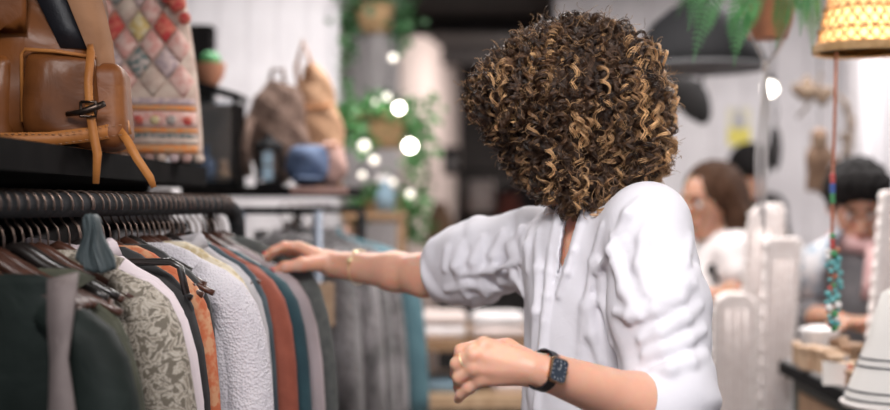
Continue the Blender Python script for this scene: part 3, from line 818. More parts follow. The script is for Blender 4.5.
def garment(name, d, hw, ln, mats, label, yaw=0, thick=.020, sl=.62, flare=.02, fold=.010, nf=3, neck=.05, collar=True, sleeves=True, seed=0, group=None, loc=None, rotz=None, top=0.0, sr=1.0):
    top = top-.013; R = random.Random(seed); m = mats if not isinstance(mats, tuple) else mats[0]; m2 = mats[1] if isinstance(mats, tuple) else m
    t = thing(name, label, {'knit_sweater': 'sweater'}.get(name, name.split('_')[-1]), loc or rail(d), group, (0, 0, (RA if rotz is None else rotz)+yaw))
    p1, p2 = R.uniform(0, 6), R.uniform(0, 6)
    cw = [(-.052, neck), (-.064, neck+.03), (-.078, .105), (-.096, .140), (-.118, .163), (-.145, .178), (-.19, .186), (-.26, .190)]
    z = -.26
    while z > -ln: z -= .06; cw.append((z, .190+flare*min(1, (-z-.26)/.5)))
    b = MB(); rings = []; n = 40
    k = (hw-.02)/.19
    for z, wv in cw:
        wv = neck+(wv-neck)*k if wv > neck else wv
        f = min(1, max(0, (-z-.06)/.35)); th = .011+(thick-.011)*min(1, (-z-.05)/.12)
        ring = []
        for j in range(n):
            a = 2*PI*j/n; c_, s_ = math.cos(a), math.sin(a)
            x = wv*math.copysign(abs(c_)**.75, c_); y = th*math.copysign(abs(s_)**.6, s_)
            y += fold*f*math.sin(nf*x*14+p1+1.5*math.sin(z*4+p2))+.4*fold*f*math.sin(nf*x*31+p2)
            ring.append(V3(x, y, z+top))
        rings.append(ring)
    b.quadstrip(rings); part('body', b, m, t, world=False)
    if sleeves:
        for q in (-1, 1):
            s_ = MB(); rings = []
            path = [(.100, -.088), (.132, -.103), (.158, -.126), (.176, -.160), (.188, -.21), (.197, -.28), (.203, -.36), (.208, -.45), (.210, -.54), (.211, -sl)]
            path = [p for p in path if -p[1] <= sl]
            rr = [.014, .026, .033, .036, .037, .037, .036, .034, .032, .031]
            for i, (x, z) in enumerate(path):
                x2, z2 = path[min(i+1, len(path)-1)]; x1, z1 = path[max(i-1, 0)]
                tx, tz = (x2-x1), (z2-z1); L_ = math.hypot(tx, tz); nx, nz_ = -tz/L_, tx/L_
                r = rr[i]*sr
                cx = x*k+(.0 if i < 2 else .0)-r*.72*nx+.0; cz = z-r*.72*nz_
                wob = .006*math.sin(i*1.1+p1+q)
                rings.append([V3(q*(cx+nx*r*math.cos(2*PI*j/14)), (thick*.95+.006)*math.sin(2*PI*j/14)+wob, cz+nz_*r*math.cos(2*PI*j/14)+top) for j in range(14)])
            s_.quadstrip(rings); part('sleeve', s_, m, t, world=False)
    if collar:
        c_ = MB(); rings = []
        for i in range(21):
            a = 2*PI*i/20; x, y = (neck+.012)*math.cos(a), (thick*.9+.006)*math.sin(a); zz = -.058+.012*abs(math.cos(a))+top-.012*(math.sin(a) < -.4)
            rings.append([V3(x*1.0, y, zz+.010), V3(x*1.12, y*1.25, zz+.004), V3(x*1.25, y*1.45, zz-.016), V3(x*.98, y*.95, zz-.012)])
        c_.quadstrip(rings, True, False); part('collar', c_, m2, t, world=False)
    return t
G = {}
G['black_coat'] = mat('black_coat', (.013, .013, .014), .7, col2=(.02, .021, .021), nscale=8, sheen=.1)
G['green'] = mat('bottle_green', (.009, .013, .0115), .6, spec=.15, col2=(.015, .021, .019), nscale=7, bump=('noise', 12, .5, .01))
G['green2'] = mat('green_satin', (.014, .024, .019), .45, col2=(.018, .03, .024), nscale=6, bump=('noise', 9, .6, .015))
G['khaki'] = mat('khaki_olive', (.060, .062, .040), .85, col2=(.045, .047, .032), nscale=30)
G['brocade'] = mat('brocade', (.135, .112, .085), .75, col2=(.46, .41, .35), nscale=34, ramp=(.44, .53), distort=3.2, detail=2.0, col3=(.22, .185, .145), bump=('noise', 60, .35, .003))
G['blush'] = mat('blush_white', (.70, .61, .64), .8, col2=(.64, .55, .58), nscale=12)
G['black'] = mat('black_wool', (.018, .017, .018), .85, col2=(.026, .025, .026), nscale=40)
G['orange'] = mat('orange_print', (.46, .115, .045), .8, col2=(.52, .26, .14), nscale=55, ramp=(.45, .6), detail=2)
G['knit'] = mat('white_knit', (.62, .585, .63), .9, col2=(.66, .625, .665), nscale=50, bump=('voronoi', 230, .8, .003))
G['lace'] = mat('cream_lace', (.50, .40, .24), .85, col2=(.68, .60, .46), nscale=70, ramp=(.40, .6), tex='voronoi')
G['grey'] = mat('pale_grey', (.48, .46, .48), .85, col2=(.42, .40, .42), nscale=10)
G['slate'] = mat('slate_blue', (.04, .06, .075), .8, col2=(.055, .08, .095), nscale=20)
G['rust'] = mat('rust_wool', (.30, .078, .046), .8, col2=(.25, .062, .036), nscale=30)
G['teal'] = mat('petrol_teal', (.022, .066, .083), .8, col2=(.016, .05, .066), nscale=15)
G['lilac'] = mat('lilac_grey', (.41, .34, .355), .8, col2=(.36, .30, .31), nscale=8)
G['charcoal'] = mat('charcoal_green', (.10, .105, .10), .85, col2=(.075, .08, .078), nscale=60)
G['charcoal_trim'] = mat('charcoal_trim', (.17, .18, .165), .8)
GL = [
 ('coat', 1.565, .240, .92, 'green', 'bottle green coat with a taupe belt hung over its shoulder', dict(thick=.030, sr=1.25, top=-.022)),
 ('jacket', 1.66, .205, .70, 'khaki', 'khaki olive jacket hanging between the green coat and the brocade jacket', dict(top=-.02)),
 ('jacket', 1.79, .228, .62, 'brocade', 'beige brown brocade jacket with pale floral scrolls', dict(thick=.026, sr=1.15)),
 ('blouse', 1.86, .212, .66, 'blush', 'blush white blouse hanging just behind the brocade jacket', {}),
 ('jacket', 1.935, .195, .70, 'black', 'black wool jacket hanging between the blush blouse and the orange print', {}),
 ('dress', 1.985, .197, .95, 'orange', 'orange and rust printed dress hanging in front of the white knit', {}),
 ('cardigan', 2.045, .178, .75, 'black_coat', 'black cardigan half hidden in front of the white knit sweater', {}),
 ('knit_sweater', 2.125, .235, .62, 'knit', 'chunky white open knit sweater on the crowded rail', dict(thick=.034, sr=1.25, flare=.04, fold=.006)),
 ('blouse', 2.205, .208, .66, 'lace', 'cream and yellow lace blouse hanging behind the white knit', {}),
 ('shirt', 2.255, .206, .66, 'grey', 'pale grey shirt hanging between the lace blouse and the rust jacket', {}),
 ('shirt', 2.30, .200, .66, 'slate', 'slate blue shirt hanging right in front of the rust jacket', {}),
 ('jacket', 2.355, .222, .66, 'rust', 'rust red wool jacket hanging between slate and teal garments', dict(thick=.024, sr=1.05, top=-.008)),
 ('jacket', 2.425, .228, .70, 'teal', 'petrol teal jacket hanging between the rust and lilac garments', dict(thick=.024, top=-.016)),
 ('coat', 2.50, .236, .95, 'lilac', 'lilac grey coat touched by the fingers of the woman', dict(thick=.022, sr=1.1, top=-.018)),
 ('coat', 2.565, .246, .95, 'charcoal', 'charcoal green coat hanging last at the far end of the rail', dict(thick=.018)),
]
for i, (nm, d, hw, ln, m, lab, kw) in enumerate(GL):
    yaw = random.uniform(-.05, .05)
    garment(nm, d, hw, ln, G[m], lab, yaw, seed=i, nf=random.choice((2, 3)), group='garments on the near rail', collar=m in ('blush', 'grey'), neck={'khaki': .10, 'green': .10, 'brocade': .085}.get(m, .055), **kw)
    hanger(d, yaw, random.choice(('black', 'brown', 'brown')), 'wooden hanger holding the '+lab.split(' hanging')[0].split(' with')[0].split(' touched')[0].split(' half')[0].split(' on the')[0], 'hangers on the near rail')
# empty hangers crowded between the garments
ex = [1.595, 1.61, 1.635, 1.69, 1.715, 1.74, 1.765, 1.825, 1.895, 1.96, 2.01, 2.075, 2.10, 2.155, 2.18, 2.23, 2.28, 2.33, 2.39, 2.46, 2.535, 2.59]
for i, d in enumerate(ex):
    hanger(d, random.uniform(-.10, .10), random.choice(('short', 'shortb')), 'empty dark wooden hanger squeezed between garments on the near rail', 'empty hangers on the near rail')
# glossy black clip hanger sticking out in front of the knit
t = thing('trouser_hanger', 'glossy black hanger with a bent down end in front of the white knit', 'hanger', rail(1.90), None, (0, 0, RA+.03))
link('hook', HOOK, t)
part('bar', MB().tube([V3(0, 0, -.06), V3(0, 0, -.085), V3(.03, 0, -.088), V3(.145, -.01, -.086), V3(.160, -.01, -.094), V3(.170, -.01, -.135)], [.004, .005, .006, .006, .006, .006], 8), M['hanger_black'], t, world=False)
part('bar', MB().tube([V3(0, 0, -.085), V3(-.03, 0, -.088), V3(-.145, .01, -.086), V3(-.160, .01, -.094), V3(-.170, .01, -.135)], [.005, .006, .006, .006, .006], 8), M['hanger_black'], t, world=False)
bo = [o for o in C.objects if o.get('label', '').startswith('bottle green coat')][0]
sb_ = MB().ribbon([V3(-.21, -.034, -.190), V3(-.12, -.041, -.176), V3(-.03, -.041, -.182), V3(.02, -.034, -.186), V3(.06, -.022, -.180)], V3(0, 0, 1), [.012, .016, .014, .010, .006], .006)
part('satin_band', sb_, G['green2'], bo, world=False)
part('satin_band', MB().ribbon([V3(-.20, -.036, -.205), V3(-.10, -.042, -.196), V3(.0, -.038, -.212)], V3(0, 0, 1), .007, .005), G['green2'], bo, world=False)
# taupe belt over the green coat
bp = [P(60, 300, 1.565), P(60, 283, 1.550), P(63, 277, 1.535), P(62, 290, 1.520), P(60, 320, 1.508), P(59, 360, 1.500), P(62, 410, 1.496), P(65, 470, 1.496)]
belt = single('belt', MB().ribbon(bp, [V3(1, -.1, .12)]*5+[V3(1, -.5, 0), V3(1, -.1, 0), V3(1, .1, 0)], [.026, .032, .038, .037, .032, .027, .033, .036], .004), mat('taupe_cloth', (.185, .15, .145), .75, col2=(.15, .12, .117), nscale=20),
    'taupe fabric belt draped over the shoulder of the green coat', 'belt')
# dark teal scarf thrown over the hangers
scf = MB(); rings = []; ap = P(92, 214, 1.70)
for i in range(15):
    f = i/14; row = []
    for j in range(31):
        a = -1+2*j/30; wd = .005+.021*f**.65
        row.append(V3(ap.x+a*wd+.007*f+.003*math.sin(7*f+a*2), ap.y-.016*math.sqrt(max(0, 1-a*a))+(.0065*math.sin(8.5*a+1.5*f)+.003*math.sin(19*a))*f**.5, ap.z-.080*f*(1-.16*a*a)-.006*a*f))
    rings.append(row)
scf.quadstrip(rings, False, False)
o = single('scarf', scf, mat('grey_teal_silk', (.052, .068, .073), .6, col2=(.034, .047, .051), nscale=20), 'grey teal silk scarf draped over the hangers below the rail', 'scarf')
md = o.modifiers.new('thickness', 'SOLIDIFY'); md.thickness = .003

# ------------------------------------------------------------------ black shelf above the rail, with bags
shf = thing('wall_shelf', 'black wooden wall shelf carrying the leather backpack above the rail', 'shelf', (-.84, 1.9, 1.445))
part('board', MB().box((XL, .9, 1.445), (-.56, 2.9, 1.487)), M['black_wood'], shf, smooth=False)
for y in (1.1, 2.75):
    br_ = MB(); br_.prism([(XL, 1.445), (-.66, 1.445), (-.66, 1.43), (XL+.02, 1.25), (XL, 1.25)], lambda x, z, t, y=y: V3(x, y+t, z), .025)
    part('bracket', br_, M['black_metal'], shf, smooth=False)

# leather backpack: built upright in its own frame, x across, y away, z up
bpk = thing('leather_backpack', 'brown leather backpack with tan straps on the black shelf', 'backpack', (-.664, 1.97, 1.487), None, (0, 0, math.radians(8)))
def sbox(c, h, r, k=.01): return c, h, r
def rbox_sdf(s, c, h, r, taper=0.0, k=.01, puff=0.0):
    c = np.array(c); h = np.array(h); bl = s.block(c-h-.03, c+h+.03)
    sl, g = bl; p = [g[i]-c[i] for i in range(3)]
    sc_ = 1-taper*(p[2]/h[2])
    pf = puff*np.cos(np.clip(p[0]/h[0], -1, 1)*1.4)*np.cos(np.clip(p[2]/h[2], -1, 1)*1.4)
    q = [np.abs(p[0]/sc_)-h[0]+r, np.abs(p[1]/sc_)-h[1]-pf+r, np.abs(p[2])-h[2]+r]
    o = np.sqrt(sum(np.maximum(a, 0)**2 for a in q))+np.minimum(np.maximum(np.maximum(q[0], q[1]), q[2]), 0)-r
    s.comb(sl, o, k)
def bpart(name, m, boxes, lo, hi, h=.004, warp=None):
    s = SDF(axis(lo[0], hi[0], h), axis(lo[1], hi[1], h), axis(lo[2], hi[2], h))
    for b in boxes: rbox_sdf(s, *b)
    if warp: s.warp(lo, hi, warp)
    return s.build(name, m, bpk, base=(0, 0, 0), smooth=1)
lw = lambda x, y, z: .006*(np.sin(30*x+9*z)*np.sin(24*z+7*x+1)+.5*np.sin(60*z+20*x))
bpart('body', M['leather'], [((-.022, .02, .155), (.150, .085, .155), .045, .22, .01, .012)], (-.2, -.1, -.02), (.2, .15, .33), warp=lw)
bpart('front_pocket', M['leather'], [((.066, -.074, .080), (.056, .024, .066), .015, .03, .01, .012)], (-.02, -.13, .0), (.15, -.02, .165), .003, lambda x, y, z: .004*np.sin(45*x+30*z+2*np.sin(30*z)))
bpart('front_pocket', M['leather'], [((-.075, -.064, .075), (.070, .022, .070), .018, .03, .01, .008)], (-.19, -.12, -.01), (.02, -.02, .165), .003, lw)
# flap, falling from the top rear over the front
fl_ = MB(); pr = [(.095, .215), (.095, .29), (.07, .325), (.02, .338), (-.04, .330), (-.082, .300), (-.098, .255), (-.100, .205), (-.098, .170)]
rings = []
for x in [-.175, -.16, -.12, -.08, -.05, -.03, -.01, .005, .015]:
    e = max(0, (abs(x+.05)-.09)/.05); cut = -.02 if x < -.04 else -.02+(x+.04)*.9
    out = [V3(x, y, z+.012*math.cos(x*8)-.01*e+(cut if i > 5 else 0)) for i, (y, z) in enumerate(pr)]
    inn = [V3(x, y*.94, (z-.008)+.012*math.cos(x*8)-.01*e+(cut if i > 5 else 0)) for i, (y, z) in enumerate(reversed(pr))]
    rings.append(out+inn)
fl_.quadstrip(rings); part('flap', fl_, M['leather'], bpk, world=False)
sp_ = MB(); rings = []
for i in range(11):
    f = i/10; z = .345-.215*f; xa = .028+.085*f; xb = .090+.060*f-.02*max(0, f-.8)*5*.4; y = -.096+.012*f
    rings.append([V3(xa, y-.004, z), V3(xb, y+.030, z+.020-.03*f), V3(xb, y+.036, z+.014-.03*f), V3(xa, y+.004, z-.004)])
sp_.quadstrip(rings); part('side_gusset', sp_, M['leather_pale'], bpk, world=False)
gp = MB(); gp.quadstrip([[V3(-.02+.082*f, -.082+.004*f, .330-.175*f), V3(.040+.070*f, -.078+.006*f, .345-.19*f), V3(.040+.070*f, -.06, .345-.19*f), V3(-.02+.082*f, -.06, .33-.175*f)] for f in [k/6 for k in range(7)]])
part('opening_shade', gp, M['strap_black'], bpk, world=False)  # black sheet standing in for the shade inside the bag opening
bpart('side_panel', mat('mid_leather', (.24, .085, .024), .45, spec=.3, col2=(.17, .055, .016), nscale=14, bump=('noise', 40, .3, .004)), [((.118, -.035, .068), (.044, .055, .066), .022, .10, .01)], (.05, -.13, -.02), (.2, .09, .19))
piping = MB().tube([V3(.008, -.090, .040), V3(.008, -.096, .142), V3(.014, -.098, .149), V3(.060, -.106, .146), V3(.118, -.094, .139)], .0032, 6); part('pocket_piping', piping, M['leather_tan'], bpk, world=False)
bst = MB().ribbon([V3(-.20, -.060, .022), V3(-.16, -.088, .018), V3(-.09, -.102, .010), V3(-.03, -.110, .010), V3(.05, -.112, .012), V3(.12, -.100, .022), V3(.165, -.070, .034)], V3(0, 0, 1), .022, .006)
part('base_strap', bst, M['leather_tan'], bpk, world=False)
stt = MB()
for i in range(34):
    x = -.17+.0098*i; y = -.1155-.0 if x > -.05 else -.1155+(-.05-x)*.20
    for z in (.0035, .0185): stt.tube([V3(x, y, z+.001+max(0, x-.06)*.16), V3(x+.005, y, z+.001+max(0, x-.06)*.16)], .0008, 4)
part('stitching', stt, M['leather_pale'], bpk, world=False)
part('closing_strap', MB().ribbon([V3(.108, -.088, .158), V3(.112, -.108, .145), V3(.110, -.122, .10), V3(.112, -.124, .06), V3(.118, -.124, .02), V3(.124, -.126, -.01), V3(.122, -.127, -.055)], V3(1, 0, 0), [.008, .012, .012, .012, .013, .013, .009], .004), M['leather_tan'], bpk, world=False)
part('strap_tail', MB().ribbon([V3(.150, -.085, .030), V3(.165, -.100, .012), V3(.180, -.110, -.015), V3(.200, -.112, -.045), V3(.206, -.112, -.060)], V3(.9, 0, .4), [.012, .013, .013, .012, .008], .004), M['leather_tan'], bpk, world=False)
bk = MB(); bk.tube([V3(.078, -.118, .050), V3(.098, -.128, .052), V3(.122, -.130, .060), V3(.134, -.124, .066)], [.004, .005, .0055, .005], 8)
bk.tube([V3(.100, -.128, .068), V3(.122, -.131, .068), V3(.122, -.131, .046), V3(.100, -.128, .046), V3(.100, -.128, .068)], .0026, 6); part('buckle', bk, M['buckle'], bpk, world=False)
part('carry_loop', MB().tube([V3(-.03, .06, .325), V3(-.02, .06, .37), V3(.02, .06, .37), V3(.03, .06, .325)], .007, 8), M['leather_tan'], bpk, world=False)

# embroidered patchwork bag
pbg = thing('embroidered_bag', 'patchwork embroidered bag with orange trim and pompoms behind the backpack', 'bag', (-.662, 2.58, 1.487), None, (0, 0, math.radians(6)))
def bagface(x, z):      # front surface offset of a pillow shape; x -1..1, z 0..1
    wx = .128*(1-.18*z**2); return wx
def bagpt(x, z, off=0):
    wx = .155*(1-.28*z**1.6); th = .062*max(0, (1-abs(x)**2.6))**.5*(1-.55*z**2)*(.72+.28*math.sin(PI*min(1, z*1.5)))
    return V3(x*wx, -th-off+.07*z*z*.4, .015+z*.36)
bb = MB(); rings = []
for i in range(19):
    z = i/18; ring = []
    for j in range(24):
        a = 2*PI*j/24; x = math.cos(a); p = bagpt(x, z); y = p.y-.028*z*z; sgn = 1 if math.sin(a) < 0 else -1
        ring.append(V3(p.x, .028*z*z+(y)*sgn*.999 if abs(math.sin(a)) > 1e-3 else .028*z*z, p.z))
    rings.append(ring)
bb.quadstrip(rings); part('body', bb, M['bag_cream'], pbg, world=False)
pm = ['orange', 'yellow', 'pink', 'bag_cream', 'lilac', 'pink', 'yellow', 'red', 'bag_cream', 'orange', 'teal_p', 'pink']
cnt = 0
for r in range(7):
    for c_ in range(-2, 3):
        x0 = c_*.40+(.20 if r % 2 else 0); z0 = .43+r*.105
        if abs(x0) > .88 or z0 > .97: continue
        mb = MB(); ring = []; ring2 = []
        for dx, dz in ((0, -1), (.5, -.5), (1, 0), (.5, .5), (0, 1), (-.5, .5), (-1, 0), (-.5, -.5)):
            xx = max(-.97, min(.97, x0+dx*.190)); zz = z0+dz*.100
            ring.append(bagpt(xx, zz, .0005)); ring2.append(bagpt(max(-.96, min(.96, x0+dx*.165)), z0+dz*.086, .0075))
        mb.quadstrip([ring, ring2]); part('patch', mb, M[pm[(r*3+c_*5+cnt) % 12]], pbg, world=False); cnt += 1
for z0, z1, m in ((.015, .06, 'orange'), (.062, .10, 'bag_cream'), (.10, .125, 'teal_p'), (.128, .155, 'orange'), (.158, .25, 'pink'), (.255, .285, 'orange'), (.288, .325, 'lilac')):
    mb = MB(); mb.quadstrip([[bagpt(x, z0, .001), bagpt(x, z0, .005), bagpt(x, z1, .005), bagpt(x, z1, .001)] for x in [-.95+.19*i/2 for i in range(21)]])
    part('trim_band', mb, M[m], pbg, world=False)
for i in range(9):
    x = -.85+.21*i; mb = MB(); p = bagpt(x, .20, .006); mb.ell(p, (.010, .005, .010), 10, 6); part('sequin_flower', mb, M[['yellow', 'teal_p', 'red'][i % 3]], pbg, world=False)
for i in range(13):
    p = bagpt(-.96+.16*i, .0, .004); mb = MB(); mb.ell(p+V3(0, -.002, -.006), (.011, .010, .010), 8, 6); part('tassel', mb, M[['bag_cream', 'lilac', 'dusty_pink'][i % 3]], pbg, world=False)
for x, z, r, m in ((.105, .330, .018, 'red'), (.085, .345, .015, 'red'), (.120, .300, .013, 'red'), (.06, .372, .014, 'pink'), (.03, .382, .016, 'red'), (-.02, .38, .015, 'teal_p'), (-.07, .372, .016, 'orange')):
    mb = MB(); mb.ell(V3(x, -.03, z), r, 12, 8, fn=lambda q: 1+.12*math.sin(9*q.x*3)*math.sin(8*q.z*3)); part('pompom', mb, M[m], pbg, world=False)
part('handle', MB().tube([V3(-.06, .03, .36), V3(-.045, .03, .45), V3(.045, .03, .45), V3(.06, .03, .36)], .008, 8), M['red'], pbg, world=False)

# satin yoke and lapel on the green coat (nearest garment)
# ------------------------------------------------------------------ display shelf with hats and bags at the back left
sh2 = thing('display_shelf', 'black shelf against the white boards carrying hats and plush bags', 'shelf', (-.55, 4.1, 0))
part('board', MB().box((XL, 3.45, 1.425), (-.27, 4.0, 1.452)), M['black_wood'], sh2, smooth=False)
part('board', MB().box((XL, 3.84, 1.16), (-.46, 4.0, 1.18)), M['black_wood'], sh2, smooth=False)
part('edge_strip', MB().box((-.43, 3.44, 1.432), (-.27, 3.452, 1.452)), M['dusty_pink'], sh2, smooth=False)
for x in (-1.08, -.76): part('upright', MB().box((x, 3.9, 0), (x+.03, 3.94, 1.425)), M['black_metal'], sh2, smooth=False)
# black lantern / cabinet with glass
lan = thing('glass_lantern', 'black framed glass lantern cabinet with a potted cactus on top', 'lantern', (-.665, 3.56, 1.452))
x0, x1, y0, y1, z0, z1 = -.748, -.588, 3.50, 3.64, 1.452, 1.748
for x in (x0, x1-.014):
    for y in (y0, y1-.014): part('post', MB().box((x, y, z0), (x+.014, y+.014, z1-(.05 if x > x0 else 0))), M['black_metal'], lan, smooth=False)
tp = MB(); tp.prism([(x0-.006, z1), (x1+.006, z1-.05), (x1+.006, z1-.032), (x0-.006, z1+.018)], lambda x, z, t: V3(x, (y0+y1)/2+t, z), y1-y0+.016); part('roof', tp, M['black_metal'], lan, smooth=False)
part('floor_plate', MB().box((x0, y0, z0), (x1, y1, z0+.014)), M['black_metal'], lan, smooth=False)
part('back_plate', MB().box((x0+.014, y1-.012, z0+.014), (x1-.014, y1-.006, z1-.052)), M['mirror'], lan, smooth=False)
part('side_plate', MB().box((x0-.03, y0-.02, z0), (x0+.022, y1, z1)), M['black_wood'], lan, smooth=False)
part('pane', MB().box((x0+.022, y0+.004, z0+.014), (x1-.014, y0+.008, z1-.052)), M['glass'], lan, smooth=False)
for x, z, r, m in ((-.70, 1.50, .030, 'denim_blue'), (-.655, 1.482, .028, 'fluff_tan'), (-.69, 1.60, .032, 'doll'), (-.63, 1.58, .022, 'fluff_brown')):
    pass
d1 = MB(); d1.lathe((-.69, 3.57, z0+.014), [(0, 0), (.026, 0), (.030, .03), (.026, .06), (.010, .075), (.009, .10), (.014, .105), (0, .106)], 16); single('blue_vase', d1, M['denim_blue'], 'small blue bottle standing inside the black glass lantern', 'bottle')
d1 = MB(); d1.ell((-.64, 3.57, z0+.014+.021), .021, 14, 10); d1.ell((-.64, 3.57, z0+.014+.050), .015, 12, 8); single('wooden_figure', d1, M['fluff_tan'], 'tan round figurine inside the black glass lantern', 'figurine')
pot = thing('cactus_pot', 'round green cactus in a terracotta pot on the lantern', 'potted plant', (-.678, 3.57, 1.746))
part('pot', MB().lathe((-.678, 3.57, 1.746), [(0, 0), (.024, 0), (.040, .030), (.042, .050), (.045, .052), (.045, .062), (.039, .062), (.038, .052), (0, .052)], 20), M['terracotta'], pot, autos=40)
part('cactus', MB().ell((-.678, 3.57, 1.815), (.030, .030, .028), 20, 12, fn=lambda q: 1+.05*math.cos(10*math.atan2(q.y, q.x))), M['cactus'], pot)
spk = MB().box((-.81, 3.9, 1.452), (-.735, 3.97, 1.97)); o = single('narrow_panel', spk, M['black_wood'], 'tall narrow black board leaning behind the cactus pot', 'board', smooth=False); bevel(o, .006)

def plush(name, label, cat, c, r, m, lumps, extra=None):
    t = thing(name, label, cat, (c[0], c[1], c[2]-r[2]))
    s_ = SDF(axis(c[0]-r[0]*1.9, c[0]+r[0]*1.9, .008), axis(c[1]-r[1]*1.9, c[1]+r[1]*1.9, .008), axis(c[2]-r[2]*1.05, c[2]+r[2]*2.3, .008))
    s_.el(c, r, None, .02)
    for dx, dy, dz, q in lumps: s_.el((c[0]+dx*r[0], c[1]+dy*r[1], c[2]+dz*r[2]), (q*r[0], q*r[1], q*r[2]), None, .03)
    s_.warp((-3, 0, 0), (3, 9, 3), lambda x, y, z: .006*np.sin(60*x+20*z)*np.sin(50*z+30*y))
    s_.build('body', m, t)
    return t
zb = 1.452
t = plush('plush_backpack', 'shaggy brown plush backpack slumped on the hat shelf', 'bag', (-.495, 3.62, zb+.155), (.082, .06, .155), M['fluff_brown'], [(.55, 0, .55, .42), (-.5, 0, .1, .5), (.7, 0, -.2, .5)])
part('top_loop', MB().tube([(-.515, 3.62, zb+.30), (-.505, 3.62, zb+.345), (-.475, 3.62, zb+.345), (-.468, 3.62, zb+.29)], .007, 6), M['fluff_brown'], t)
part('shoulder_strap', MB().ribbon([(-.56, 3.56, zb+.20), (-.575, 3.55, zb+.12), (-.565, 3.55, zb+.03)], V3(1, 0, 0), .025, .006), M['fluff_brown'], t)
t = plush('canvas_bag', 'tan canvas bucket bag with a long loop strap on the hat shelf', 'bag', (-.385, 3.72, zb+.16), (.075, .06, .16), M['fluff_tan'], [(-.1, 0, .75, .62), (.35, 0, -.5, .75)])
part('strap', MB().ribbon([(-.43, 3.70, zb+.26), (-.445, 3.70, zb+.36), (-.425, 3.70, zb+.44), (-.40, 3.70, zb+.37), (-.395, 3.69, zb+.27)], V3(.4, 1, 0), .02, .006), M['leather_pale'], t)
part('drawstring', MB().tube([(-.44, 3.665, zb+.24), (-.39, 3.655, zb+.235), (-.335, 3.665, zb+.245)], .006, 6), M['leather_tan'], t)
t = plush('denim_hat', 'navy blue denim cap resting against the canvas bag', 'hat', (-.390, 3.52, zb+.055), (.060, .055, .055), M['denim_blue'], [(0, 0, .3, .9)])
part('brim', MB().ell((-.385, 3.462, zb+.022), (.045, .045, .007), 16, 6), M['denim_blue'], t)
part('badge', MB().ell((-.378, 3.468, zb+.075), (.009, .006, .009), 10, 6), M['yellow'], t)
t = plush('pink_pouch', 'dusty pink fabric pouch at the end of the hat shelf', 'pouch', (-.325, 3.56, zb+.06), (.045, .045, .06), M['dusty_pink'], [(-.2, 0, .5, .7)])
part('cord', MB().tube([(-.345, 3.53, zb+.115), (-.325, 3.51, zb+.12), (-.305, 3.53, zb+.115)], .005, 6), M['leather_tan'], t)
# small black lantern with two pale blue panes
t = thing('candle_lantern', 'small black lantern with pale blue panes between the plush bags', 'lantern', (-.50, 3.475, zb))
part('base', MB().box((-.53, 3.458, zb), (-.462, 3.50, zb+.012)), M['black_metal'], t, smooth=False)
for x in (-.53, -.468): part('post', MB().box((x, 3.458, zb+.012), (x+.007, 3.50, zb+.105)), M['black_metal'], t, smooth=False)
part('roof', MB().lathe((-.496, 3.479, zb+.105), [(.045, 0), (.042, .012), (.015, .03), (.006, .045), (0, .046)], 4), M['black_metal'], t, smooth=False)
for z in (.018, .062): part('pane', MB().box((-.512, 3.462, zb+z), (-.482, 3.468, zb+z+.038)), M['blue_glow'], t, smooth=False)
# things on the lower board and under the black shelf
for x, r, h, lab, m in ((-.585, .040, .14, 'white ceramic vase standing under the plush backpack', 'porcelain'), (-.495, .036, .17, 'tall white ceramic jar standing under the canvas bag', 'porcelain'), (-.70, .038, .13, 'cream pottery jug on the lower board under the lantern', 'wall_pink')):
    t = MB(); t.lathe((x, 3.93, 1.18), [(0, 0), (r*.7, 0), (r, h*.3), (r*.95, h*.65), (r*.55, h*.85), (r*.6, h), (r*.5, h), (r*.45, h*.86), (0, h*.8)], 20); single('ceramic_vase', t, M[m], lab, 'vase')
t = MB().box((-.84, 3.02, 1.36), (-.665, 3.12, 1.442)); o = single('storage_box', t, M['wall_grey'], 'pale grey storage box seen below the end of the black shelf', 'box', smooth=False); bevel(o, .006)
t = thing('box_stand', 'black stand holding the pale grey storage box', 'stand', (-.75, 3.07, 0))
part('top', MB().box((-.86, 3.0, 1.335), (-.65, 3.14, 1.36)), M['black_metal'], t, smooth=False)
for x in (-.85, -.67):
    for y in (3.01, 3.115): part('leg', MB().box((x, y, 0), (x+.015, y+.015, 1.335)), M['black_metal'], t, smooth=False)

# ------------------------------------------------------------------ second rack with fur coats
rk = thing('clothes_rack', 'steel clothes rack of grey fur coats behind the outstretched arm', 'clothes rack', (-.25, 3.3, 0))
Z2 = 1.385
r2a, r2b = V3(-.43, 3.20, Z2), V3(-.36, 3.86, Z2)
part('rail', MB().tube([r2a-(r2b-r2a)*.02, r2b], .010, 10), M['black_metal'], rk)
for q in (r2a, r2b):
    part('end_bar', MB().tube([q+V3(-.10, 0, 0), q+V3(.10, 0, 0)], .010, 8), M['black_metal'], rk)
    for dx in (-.10, .10): part('post', MB().tube([q+V3(dx, 0, .0), V3(q.x+dx, q.y, 0)], .013, 10), M['chrome' if q is r2a else 'black_metal'], rk)
    part('foot', MB().box((q.x-.2, q.y-.02, 0), (q.x+.2, q.y+.02, .03)), M['chrome'], rk, smooth=False)
ra2 = math.atan2((r2b-r2a).y, (r2b-r2a).x)-PI/2
def on2(f): return r2a.lerp(r2b, f)
